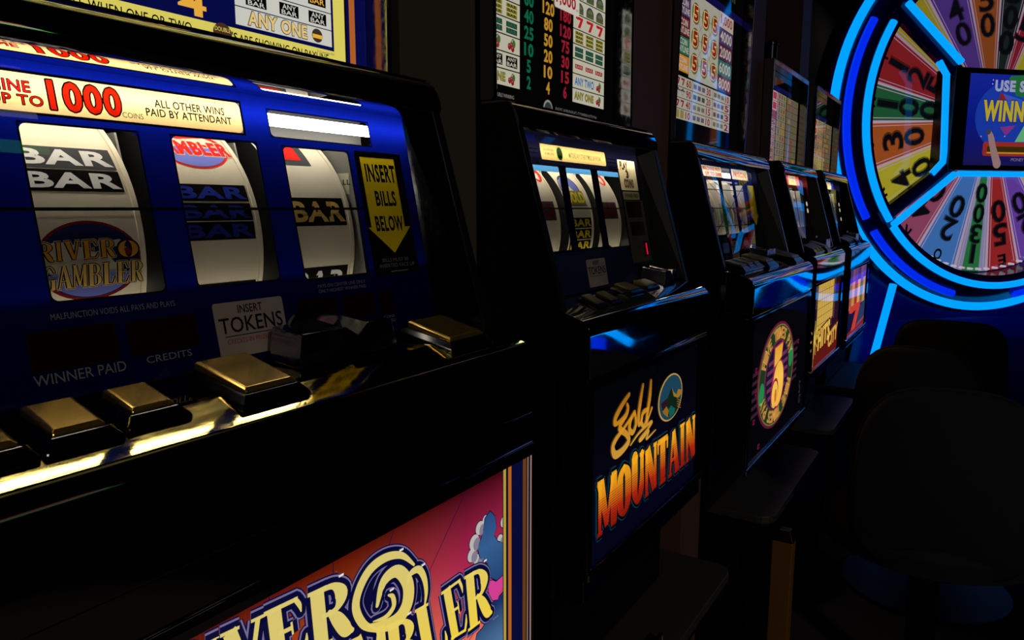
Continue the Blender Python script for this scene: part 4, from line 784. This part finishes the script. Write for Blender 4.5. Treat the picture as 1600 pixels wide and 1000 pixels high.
def topper_far(seed):
    def fn(A, u0, v0, u1, v1):
        rnd = random.Random(seed); A.rect(u0, v0, u1, v1, L_BLK, 0); wd = u1 - u0; top = .318 if seed == 4 else .3
        A.rect(u0, top, u0 + .75 * wd, top + .012, lit((14, 14, 60)), 1)
        for r in range(10):
            a = v0 + .006 + (top - v0 - .008) * r / 10; b = a + (top - v0) / 10 * .9
            for k, (p, q) in enumerate(((0, .2), (.21, .33), (.35, .6), (.62, .97))):
                c = ((136, 124, 98), (128, 70, 58) if r > 5 else (142, 130, 106), (122, 112, 84), (96, 84, 60))[k]
                A.rect(u0 + p * wd, a, u0 + q * wd, b, lit(tuple(int(v * (1 - .025 * (9 - r) * .3)) for v in c)), 1)
                if k in (0, 2, 3):
                    for j in range(3): x = u0 + (p + (q - p) * (.15 + .27 * j)) * wd; A.rect(x, a + .003, x + .18 * (q - p) * wd, b - .003, lit(rnd.choice([(110, 60, 40), (80, 84, 60), (90, 76, 80), (120, 100, 50)])), 2)
                else: A.text(str(rnd.choice([5, 10, 20, 40, 80])), u0 + (p + .02) * wd, a + .003, u0 + (q - .02) * wd, b - .003, lit((110, 40, 44)), 2, .03)
        for k in range(2): a = top - .026 * k - .028; A.rect(u0 + .22 * wd, a, u0 + .34 * wd, a + .024, lit((170, 150, 120)), 3); A.rect(u0 + .235 * wd, a + .003, u0 + .325 * wd, a + .021, lit((150, 44, 30)), 4)
    return fn
def art_fourth(A, u0, v0, u1, v1):
    A.rect(u0, v0, u1, v1, lit((36, 14, 10)), 0); X = lambda t: u0 + t * (u1 - u0); Y = lambda t: v0 + t * (v1 - v0)
    A.rect(u0, Y(.0), u1, Y(.26), lit((92, 22, 14)), 1); A.poly([(X(.12), Y(.34)), (X(.12), Y(1)), (X(.72), Y(1)), (X(.72), Y(.5))], lit((196, 160, 64)), 2); A.poly([(X(.72), Y(.5)), (X(.72), Y(1)), (X(.8), Y(1)), (X(.8), Y(.46))], lit((80, 50, 22)), 2)
    for k in range(6): A.rect(X(.12), Y(.40 + .1 * k), X(.72), Y(.407 + .1 * k), lit((96, 70, 30)), 3)
    for k in range(7): A.rect(X(.18 + .085 * k), Y(.4), X(.187 + .085 * k), Y(1), lit((110, 80, 34)), 3)
    A.rect(X(.05), Y(.72), X(.72), Y(1), lit((70, 50, 18), 1), 1)
    for k in range(9): x = .1 + .07 * k; A.stroke([(X(x), Y(.76), .003), (X(x + .02), Y(.98), .005)], lit((118, 92, 34)), 4, 0, False)
    for t in range(0, 180, 30): c, s = math.cos(math.radians(t)), math.sin(math.radians(t)); A.stroke([(X(.06) - .05 * c, Y(.36) - .05 * s, .004), (X(.06), Y(.36), .012), (X(.06) + .05 * c, Y(.36) + .05 * s, .004)], lit((170, 140, 56)), 5)
    A.stroke([(X(.06), Y(.36), .006), (X(.05), Y(.04), .006)], lit((150, 110, 44)), 4, 0, False)
    A.qtext('HITS', (X(.2), Y(.2)), (X(.62), Y(.24)), (X(.2), Y(.42)), (X(.62), Y(.48)), lit((216, 176, 72)), 6, .05, .12, lit((80, 20, 10))); A.qtext('CITY', (X(.6), Y(.12)), (X(.96), Y(.16)), (X(.6), Y(.3)), (X(.96), Y(.36)), lit((206, 160, 66)), 6, .05, .12, lit((80, 20, 10)))
def art_fifth(A, u0, v0, u1, v1):
    X = lambda t: u0 + t * (u1 - u0); Y = lambda t: v0 + t * (v1 - v0); A.rect(u0, v0, u1, v1, lit((22, 18, 40)), 0)
    for k, c in enumerate(((150, 84, 44), (196, 130, 66), (150, 52, 18), (206, 150, 80), (110, 90, 60), (176, 132, 76))): A.rect(X(.03 + .155 * k), Y(.4), X(.175 + .155 * k), Y(.8), lit(c), 1); A.rect(X(.03 + .155 * k), Y(.8), X(.175 + .155 * k), Y(1), lit(((70, 46, 96), (110, 70, 110), (90, 60, 120))[k % 3]), 1)
    seven(A, X(.1), Y(.05), (u1 - u0) * .6, (v1 - v0) * .4, lit((190, 60, 34)), 3); A.poly([(X(0), Y(0)), (X(1), Y(0)), (X(1), Y(.14)), (X(0), Y(.05))], lit((120, 30, 24)), 2); A.poly([(X(.55), Y(.05)), (X(1), Y(.1)), (X(1), Y(.42)), (X(.7), Y(.36))], lit((40, 56, 86)), 2)
def far_machine(o, w_, label, red, seed, art):
    Y0 = 2.01 + o; s = w_ / .435
    return machine(Y0, Y0 + w_, -.357, label, glass_far(red), [(Y0 + .035, Y0 + .112, dim_reel(seed)), (Y0 + .126, Y0 + .207, dim_reel(seed + 1)), (Y0 + .22, Y0 + .302, dim_reel(seed + 2))],
        dict(box=(Y0, Y0 + w_, -.49, -.511, .378 if red else .387), art=topper_far(seed), lean=0), dict(z0=-.425, z1=-.2, u0=Y0 + .014, u1=Y0 + w_ - .03, art=art),
        [(Y0 + .06, Y0 + .09, -.41, -.38, .01), (Y0 + .105, Y0 + .135, -.41, -.38, .01), (Y0 + .15, Y0 + .18, -.41, -.38, .01), (Y0 + .2, Y0 + .25, -.42, -.375, .012)], (Y0 + .28, Y0 + .34, -.42, -.39, .026),
        dict(side_bottom=-.12, pane=.3, tube=22, back=1.2, cap=paint('dull_brass_cap', (120, 104, 66), .3, .6), glass_top=.092))
m4 = far_machine(0, .435, 'slot machine fourth from the front, yellow tower block over red on its belly glass', True, 4, art_fourth)
m5 = far_machine(.57, .45, 'farthest slot machine of the row, striped belly glass with a red seven', False, 11, art_fifth)
# ---- stands, pillars, signal candle
stand(.06, .58, .05, .59, -.61, -.325, 'dark stand under the nearest slot machine')
s2 = stand(.72, 1.135, .70, 1.215, -.61, -.322, 'dark stand with a ledge and a small latch under the second slot machine')
stand(1.33, 1.853, 1.395, 1.88, -.585, -.3, 'dark stand with a thin-edged ledge under the third slot machine')
stand(2.01, 2.445, 2.06, 2.47, -.585, -.303, 'dark stand under the fourth slot machine')
stand(2.58, 3.03, 2.6, 3.05, -.585, -.3, 'dark stand under the farthest slot machine')
b = MB(); b.tube([(-.345, .905, -.609), (-.345, .905, -.6), (-.345, .935, -.6), (-.345, .935, -.609)], .0035, M_EDGE, 8); b.build('latch', s2, smooth=40)
k = 1
for y0, y1, m, n1 in ((.585, .715, M_PIL2, -.505), (1.14, 1.325, M_PIL, -.505), (1.858, 2.005, M_PIL, -.515), (2.45, 2.575, M_PIL, -.52)):
    b = MB(); b.box((-.93, y0, ZF), (n1, y1, ZC), m); struct('trim_%d' % k, b); k += 1
b = MB(); b.box((-.50, 1.222, ZF), (-.42, 1.328, -.47), M_PIL); struct('trim_%d' % k, b)
b = MB(); N = 20; cy = lambda r, z: [(-.56 + r * math.cos(2 * math.pi * i / N), 2.25 + r * math.sin(2 * math.pi * i / N), z) for i in range(N)]
b.loft([cy(.021, .379), cy(.021, .388), cy(.018, .39), cy(.018, .455), cy(.021, .456), cy(.021, .463), cy(.012, .468)], M_METAL); o = b.build('signal_candle', None, smooth=30); o['label'] = 'short round metal signal candle standing on top of the fourth slot machine'; o['category'] = 'signal light'
b = MB(); b.box((-.30, 1.40, ZF), (-.262, 1.43, -.63), paint('ochre_wood_post', (150, 100, 26), .5)); b.loft([[(-.302, 1.398, -.629), (-.26, 1.398, -.629), (-.26, 1.432, -.629), (-.302, 1.432, -.629)], [(-.29, 1.405, -.608), (-.268, 1.405, -.608), (-.268, 1.425, -.608), (-.29, 1.425, -.608)]], M_METAL)
o = b.build('support_post', None, bevel=.002); o['label'] = 'ochre wooden post with a metal cap below the third machine ledge'; o['category'] = 'post'

# ------------------------------------------------------------------ prize wheel
WC = Vector((.00456, 4.15246, .40131)); WU = Vector((.70711, .70711, 0)); WN = Vector((.70711, -.70711, 0))
wp = lambda u, v, d: WC + WU * u + Vector((0, 0, v)) + WN * d
pol = lambda r, a, d: wp(r * math.cos(math.radians(a)), r * math.sin(math.radians(a)), d)
NEON = glow('cyan_neon', (0, 150, 255), 1.2); BLUELED = glow('deep_blue_led', (0, 40, 235), 1.0); NAVYG = paint('navy_gloss_paint', (8, 14, 70), .12, 0, .6); BLUEP = paint('royal_blue_gloss', (14, 30, 150), .25, 0, .5)
wt = thing('prize_wheel', 'giant prize wheel outlined in cyan neon with a screen at its hub', 'prize wheel', (WC.x, WC.y, ZF))
b = MB(); N = 96
prof = [(.70, -.12), (.89, -.12), (.89, -.02), (.875, -.004), (.842, .004), (.80, .045), (.775, .074), (.735, .074), (.712, .066), (.704, -.028)]
b.loft([[pol(r, 360 * i / N, d) for i in range(N)] for r, d in prof], NAVYG, True, False); b.build('rim', wt, smooth=30)
b = MB(); b.loft([[pol(.703, 360 * i / N, -.05) for i in range(N)], [pol(.703, 360 * i / N, -.032) for i in range(N)]], M_INNER); disc = b.build('wheel_disc', wt, smooth=30)
bounds = [128, 147, 166.7, 182, 200.3, 221.5, 239, 258.5, 273.5, 288.5, 306, 324, 342, 360, 377, 394, 411, 428, 437.5, 452, 469, 488]
cols = [(140, 128, 34), (128, 30, 34), (26, 74, 44), (138, 66, 26), (150, 140, 34), (124, 58, 84), (54, 98, 160), (34, 98, 54), (132, 32, 34), (88, 54, 140), (150, 140, 34), (128, 30, 34), (26, 74, 44), (138, 66, 26), (124, 58, 84), (54, 98, 160), (150, 140, 34), (120, 26, 40), (24, 34, 32), (130, 66, 30), (72, 46, 118)]
nums = ['', '125', '100', '30', '40', '40', '20', '1300', '50', '20', '75', '60', '25', '80', '90', '15', '35', '45', '500', '50', '40']; lets = ['', 'T', 'R', 'O', 'R', 'R', 'O', '', 'E', 'E', 'R', 'T', 'O', 'R', 'E', 'O', 'R', 'T', '', '', '']
A = Art(lambda r, a, h: pol(r, a, -.0318 + h)); A.step = .0006
for i, (a0, a1) in enumerate(zip(bounds, bounds[1:])):
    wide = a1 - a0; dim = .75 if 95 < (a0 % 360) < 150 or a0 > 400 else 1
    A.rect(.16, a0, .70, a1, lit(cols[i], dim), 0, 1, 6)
    ln = lit((176, 150, 172), dim * .8); 
    if nums[i] == '1300': A.rect(.16, a0 + .4, .70, a0 + 3.6, lit((120, 118, 150)), 1); A.rect(.16, a1 - 3.6, .70, a1 - .4, lit((120, 118, 150)), 1)
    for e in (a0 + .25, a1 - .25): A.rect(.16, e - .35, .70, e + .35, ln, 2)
    for s, e in ((1, a0), (-1, a1)): A.poly([(.24, e + s * 3.4), (.24, e + s * 3.9), (.665, e + s * 1.9), (.665, e + s * 1.55)], ln, 2) if False else A.poly([(.2, e + s * 2.6), (.2, e + s * 3.1), (.68, e + s * 1.75), (.68, e + s * 1.45)], ln, 2)
    mid = (a0 + a1) / 2; black = lit((8, 8, 14)); txt = nums[i]; n = len(txt)
    h_ = .1 if n < 4 else .085; r = (.62 if n == 3 else .585) if n < 4 else .66
    for k, ch in enumerate(txt):
        hw = .035 if n < 4 else .027; r1 = r - k * h_ * 1.12; r0 = r1 - h_; q = lambda rr, s: (math.hypot(rr, hw), mid + math.degrees(math.atan2(s * hw, rr)))
        if ch == '1': hw *= .3
        for mm, LL, bold, j in ((lit(tuple(int(v * .55) for v in cols[i])), 3, .045, .006), (black, 4, .012, 0)):
            A.qtext(ch, (q(r0, 1)[0], q(r0, 1)[1] - j * 40), (q(r0, -1)[0], q(r0, -1)[1] - j * 40), (q(r1, 1)[0], q(r1, 1)[1] - j * 40), (q(r1, -1)[0], q(r1, -1)[1] - j * 40), mm, LL, bold)
    if lets[i]:
        q = lambda rr, s: (rr, mid + math.degrees(math.atan2(s * .02, rr))); A.qtext(lets[i], q(.635, 1), q(.635, -1), q(.685, 1), q(.685, -1), black, 4, .03)
o = A.build('sector_print', disc)
for k in range(46):
    b = MB(); a = -142 + 3.9 * k if k < 30 else 128 + 3.9 * (k - 30); b.tube([pol(.688, a, -.031), pol(.688, a, -.004)], [.006, .0045], glow('peg_lamp', (225, 215, 235), .55), 8); b.build('peg', wt, smooth=40)
def arc_tube(name, r, d, a0, a1, rad, m):
    b = MB(); n = max(4, int(abs(a1 - a0) / 3)); b.tube([pol(r, a0 + (a1 - a0) * i / n, d) for i in range(n + 1)], rad, m, 12); return b.build(name, wt, smooth=40)
def poly_tube(name, pts, rad, m, d):
    b = MB(); b.tube([wp(u, v, d) for u, v in pts], rad, m, 12); return b.build(name, wt, smooth=40)
for a0, a1 in ((-219, -126), (-127.5, -48), (-46, 48), (50, 140)): arc_tube('outer_neon', .864, .004, a0, a1, .019, NEON)
for a0, a1 in ((150, 217), (-140.5, -39.5), (-36, 36), (40, 140)): arc_tube('inner_neon', .757, .082, a0, a1, .0155, NEON)
for a0, a1 in ((151, 213), (218, 256), (-80, -40), (-33, 33), (40, 140)): arc_tube('blue_led_strip', .818, .036, a0, a1, .017, BLUELED)
# spokes, screen box at the hub
for s, t in ((-1, 1), (-1, -1), (1, 1), (1, -1)):
    b = MB()
    p, q = Vector((.64 * s, .434 if t > 0 else -.447)), Vector((.30 * s, .18 if t > 0 else -.21)); dr = (q - p).normalized(); nn = Vector((-dr.y, dr.x)) * .03
    b.loft([[wp(*(p - nn), .05), wp(*(p + nn), .05), wp(*(p + nn), .078), wp(*(p - nn), .078)], [wp(*(q - nn), .05), wp(*(q + nn), .05), wp(*(q + nn), .078), wp(*(q - nn), .078)]], NAVYG); b.build('spoke', wt)
for s in (-1, 1):
    for t in (-1, 1):
        b = MB()
        p, q = Vector((.735 * s, .53 * t)), Vector((.83 * s, .60 * t)); dr = (q - p).normalized(); nn = Vector((-dr.y, dr.x)) * .045
        b.loft([[wp(*(p - nn), .03), wp(*(p + nn), .03), wp(*(p + nn), .078), wp(*(p - nn), .078)], [wp(*(q - nn), -.01), wp(*(q + nn), -.01), wp(*(q + nn), .03), wp(*(q - nn), .03)]], M_PIANO); b.build('rim_clamp', wt)
for s in (-1, 1):
    poly_tube('spoke_neon', [(.60 * s, .455), (.31 * s, .225)], .015, NEON, .09); poly_tube('spoke_neon', [(.59 * s, -.475), (.295 * s, -.252)], .015, NEON, .09)
    poly_tube('window_neon', [(.415 * s, .225), (.372 * s, .172), (.352 * s, -.16), (.353 * s, -.2), (.403 * s, -.25)], .0145, NEON, .08)
poly_tube('window_neon', [(-.275, -.25), (.275, -.25)], .0125, NEON, .088)
b = MB(); b.add([wp(u, v, d) for d in (-.02, .095) for u, v in ((-.335, -.235), (.335, -.235), (.335, .205), (-.335, .205))], [(0, 3, 2, 1), (4, 5, 6, 7), (0, 1, 5, 4), (1, 2, 6, 5), (2, 3, 7, 6), (3, 0, 4, 7)], paint('matt_black_bezel', (5, 5, 6), .35)); sb = b.build('screen_box', wt, bevel=.004)
A = Art(lambda u, v, h: wp(u, v, .0956 + h), lambda x, y: (lambda p: ((p - WC).dot(WU), (p - WC).z))(on_plane(x, y, WC + WN * .0956, WN))); A.step = .0004
A.rect(-.262, -.213, .262, .181, ramp_lit('screen_blue_blend', [(0, (22, 18, 74)), (.5, (8, 22, 120)), (1, (18, 34, 138))], 'z', H + .19, H + .58), 0)
U = lambda x, y: A.P(1400 + x / 8, 100 + y / 8)
A.ellipse(-.02, .0, .2, .16, lit((22, 52, 150)), 1); A.poly([U(1310, 360), U(1480, 450), U(1280, 450)], lit((120, 30, 34)), 2); A.poly([U(1440, 150), U(1600, 140), U(1600, 420), U(1500, 400), U(1410, 190)], lit((30, 96, 50)), 2); A.poly([U(1300, 790), U(1490, 770), U(1370, 900)], lit((116, 46, 120)), 2); A.poly([U(1480, 975), U(1600, 770), U(1600, 975)], lit((90, 160, 110)), 2); A.poly([U(1340, 370), U(1640, 470), U(1560, 720), U(1420, 560)], lit((30, 80, 180)), 2)
a = A.P(1555, 141); A.text('USE SPIN', a[0], A.P(1560, 142)[1], a[0] + .255, A.P(1560, 126)[1], lit((142, 146, 176)), 4, .05)
a = A.P(1536, 187); A.text('WINNER', a[0], A.P(1560, 188)[1], a[0] + .30, A.P(1560, 159)[1], lit((170, 154, 40)), 4, .05, 0, .09, lit((40, 30, 110)))
A.rrect(A.P(1534, 244)[0], A.P(1560, 244)[1], .24, A.P(1560, 222)[1], .012, lit((138, 40, 34)), 3); A.rrect(A.P(1541, 240)[0], A.P(1560, 237)[1], .23, A.P(1560, 229)[1], .004, lit((50, 40, 8)), 4); A.rect(A.P(1541, 240)[0], A.P(1560, 240)[1], .23, A.P(1560, 238)[1], lit((168, 140, 40)), 4)
A.text('MONEY WHEEL BONUS', A.P(1579, 250)[0], A.P(1580, 252)[1], .2, A.P(1580, 247)[1], lit((120, 104, 140)), 4)
A.stroke([A.P(x, y) + (wd,) for x, y, wd in ((1545, 205, .016), (1548, 215, .03), (1551, 232, .033), (1557, 256, .042))], lit((136, 108, 108)), 5); q = A.P(1544, 206); A.ellipse(q[0], q[1], .012, .012, lit((60, 52, 62)), 6)
for x, y in ((1207, 250), (1060, 905), (1355, 905), (1215, 200)): q = U(x, y); A.ellipse(q[0], q[1], .003, .003, lit((150, 160, 220)), 3, 8)
A.build('screen', sb)
# pedestal
zf = ZF - WC.z
b = MB(); rows = []
for v, hw, d0, d1 in ((zf, .86, -.3, .12), (-1.02, .70, -.28, .02), (-.92, .64, -.25, -.03), (-.60, .55, -.2, -.06)): rows.append([wp(-hw, v, d0), wp(hw, v, d0), wp(hw, v, d1), wp(-hw, v, d1)])
b.loft(rows, BLUEP); b.build('pedestal', wt)  # blue cast of the neon is put into the pedestal's colour
for s in (-1, 1): 
    b = MB(); b.tube([wp(.525 * s, -.745, .04), wp(.655 * s, -1.075, .105)], .0165, NEON, 12); b.build('strut_neon', wt, smooth=40)

# ------------------------------------------------------------------ stools
def stool(x, y, zt, hw, rot, top, label):
    t = thing('stool', label, 'stool', (x, y, ZF), 'stools in front of the machines'); R = Matrix.Rotation(math.radians(rot), 3, 'Z')
    L = lambda a, b_, z: Vector((x, y, 0)) + R @ Vector((a, b_, 0)) + Vector((0, 0, z))
    b = MB(); rings = []; hb = .36; n = 40
    for off, sc in ((-.028, .94), (-.022, .985), (0, 1), (.022, .985), (.03, .94)):
        ring = []
        for i in range(n):
            a = 2 * math.pi * i / n; c, s = math.cos(a), math.sin(a); e = 2 / top
            u = hw * math.copysign(abs(c) ** e, c); v = hb / 2 * math.copysign(abs(s) ** e, s); u *= 1 - .13 * (v / hb + .5)
            ring.append(L(u * sc, off - .10 + .12 * (v / hb - .2) * -.3, zt - hb / 2 + v * sc))
        rings.append(ring)
    b.loft(rings, M_FAB); bk = b.build('backrest', t, smooth=50)
    b = MB(); b.tube([rr.lerp(rr, 0) for rr in rings[2]], .004, M_FAB, 6, True); b.build('piping', bk, smooth=40)
    zs = zt - .37; b = MB(); N = 32; cyl_ = lambda r, z, dy=.08: [L(r * math.cos(2 * math.pi * i / N), dy + r * math.sin(2 * math.pi * i / N), z) for i in range(N)]
    b.loft([cyl_(.17, zs), cyl_(.2, zs + .015), cyl_(.205, zs + .05), cyl_(.18, zs + .075), cyl_(.05, zs + .08)], M_FAB); b.build('seat', t, smooth=45)
    b = MB(); b.box((-.02, -.02, 0), (.02, .02, .01), M_METAL); b = MB(); b.loft([[L(-.03, -.09, zt - .34), L(.03, -.09, zt - .34), L(.03, -.075, zt - .34), L(-.03, -.075, zt - .34)], [L(-.03, -.02, zs - .008), L(.03, -.02, zs - .008), L(.03, .1, zs - .001), L(-.03, .1, zs - .001)]], M_METAL); b.build('back_bracket', t)
    b = MB(); b.loft([cyl_(.028, ZF + .03), cyl_(.028, zs)], M_METAL); b.build('pole', t, smooth=40)
    b = MB(); b.loft([cyl_(.21, ZF), cyl_(.21, ZF + .012), cyl_(.06, ZF + .03)], M_LAM); b.build('base', t, smooth=30)
    return t
stool(-.04, 1.60, -.318, .165, 8, 3.2, 'nearest black vinyl stool, round-shouldered back in the right foreground')
stool(-.09, 2.18, -.345, .165, -14, 3.0, 'middle black vinyl stool, seen between the other two backs')
stool(-.07, 2.78, -.352, .17, 0, 5.0, 'farthest black vinyl stool, flat-topped back in front of the prize wheel')

# ------------------------------------------------------------------ what the chrome mirrors: an invented low neon podium right of the wheel and two video machines across the aisle
def video_machine(yc, cols, label):
    t = thing('video_slot_machine', label, 'video slot machine', (1.75, yc, ZF), 'video machines across the aisle')
    b = MB(); b.prism([(1.45, ZF), (1.45, -.25), (1.36, -.2), (1.38, -.16), (1.52, -.13), (1.655, 1.5), (2.0, 1.5), (2.0, ZF)], yc - .3, yc + .3, M_LAM); cb = b.build('cabinet', t, bevel=.004)
    A = Art(lambda u, v, h: (1.53 + (v + .08) * .09 - .004 - h, u, v)); A.rect(yc - .25, -.08, yc + .25, .28, lit(cols[0], 1.0), 0); A.rect(yc - .2, .0, yc + .2, .2, lit(cols[1]), 1)
    for k in range(3): A.rect(yc - .19 + .13 * k, .01, yc - .07 + .13 * k, .19, lit(cols[2]), 2)
    A.build('screen', cb)
    A = Art(lambda u, v, h: (1.53 + (v + .08) * .081 - .006 - h, u, v))
    for z, c in zip((1.06, 1.2, 1.3, 1.4), cols[3:]): A.rect(yc - .26, z, yc + .26, z + .05, lit(c, 1.5), 0)
    A.build('sign_glass', cb)
video_machine(.42, ((20, 40, 160), (200, 30, 110), (120, 20, 90), (90, 230, 60), (235, 235, 255), (200, 20, 120), (230, 140, 40)), 'video slot machine across the aisle with a magenta screen')
video_machine(1.1, ((20, 120, 40), (200, 120, 30), (40, 150, 60), (90, 230, 60), (235, 235, 255), (200, 20, 120), (230, 140, 40)), 'video slot machine across the aisle with a green screen')
t = thing('added_neon_podium', 'low dark podium edged with cyan neon, mirrored in the second machine deck', 'podium', (.79, 3.36, ZF))  # invented, out of view; shaped so its neon reflects in the second deck
b = MB(); b.loft([[(.58, 3.22, ZF), (.99, 3.22, ZF), (.99, 3.5, ZF), (.58, 3.5, ZF)], [(.64, 3.22, -.62), (.92, 3.22, -.56), (.92, 3.5, -.56), (.64, 3.5, -.62)]], NAVYG); b.build('cabinet', t, bevel=.006)
b = MB(); b.tube([(.965, 3.2, -.86), (.93, 3.2, -.74), (.905, 3.2, -.61), (.885, 3.2, -.575), (.82, 3.2, -.57), (.75, 3.2, -.59), (.66, 3.2, -.63)], .02, NEON, 10); b.build('edge_neon', t, smooth=50)
b = MB(); b.box((.80, 3.205, -.83), (.87, 3.2195, -.62), BLUELED); b.build('lit_panel', t, bevel=.003)
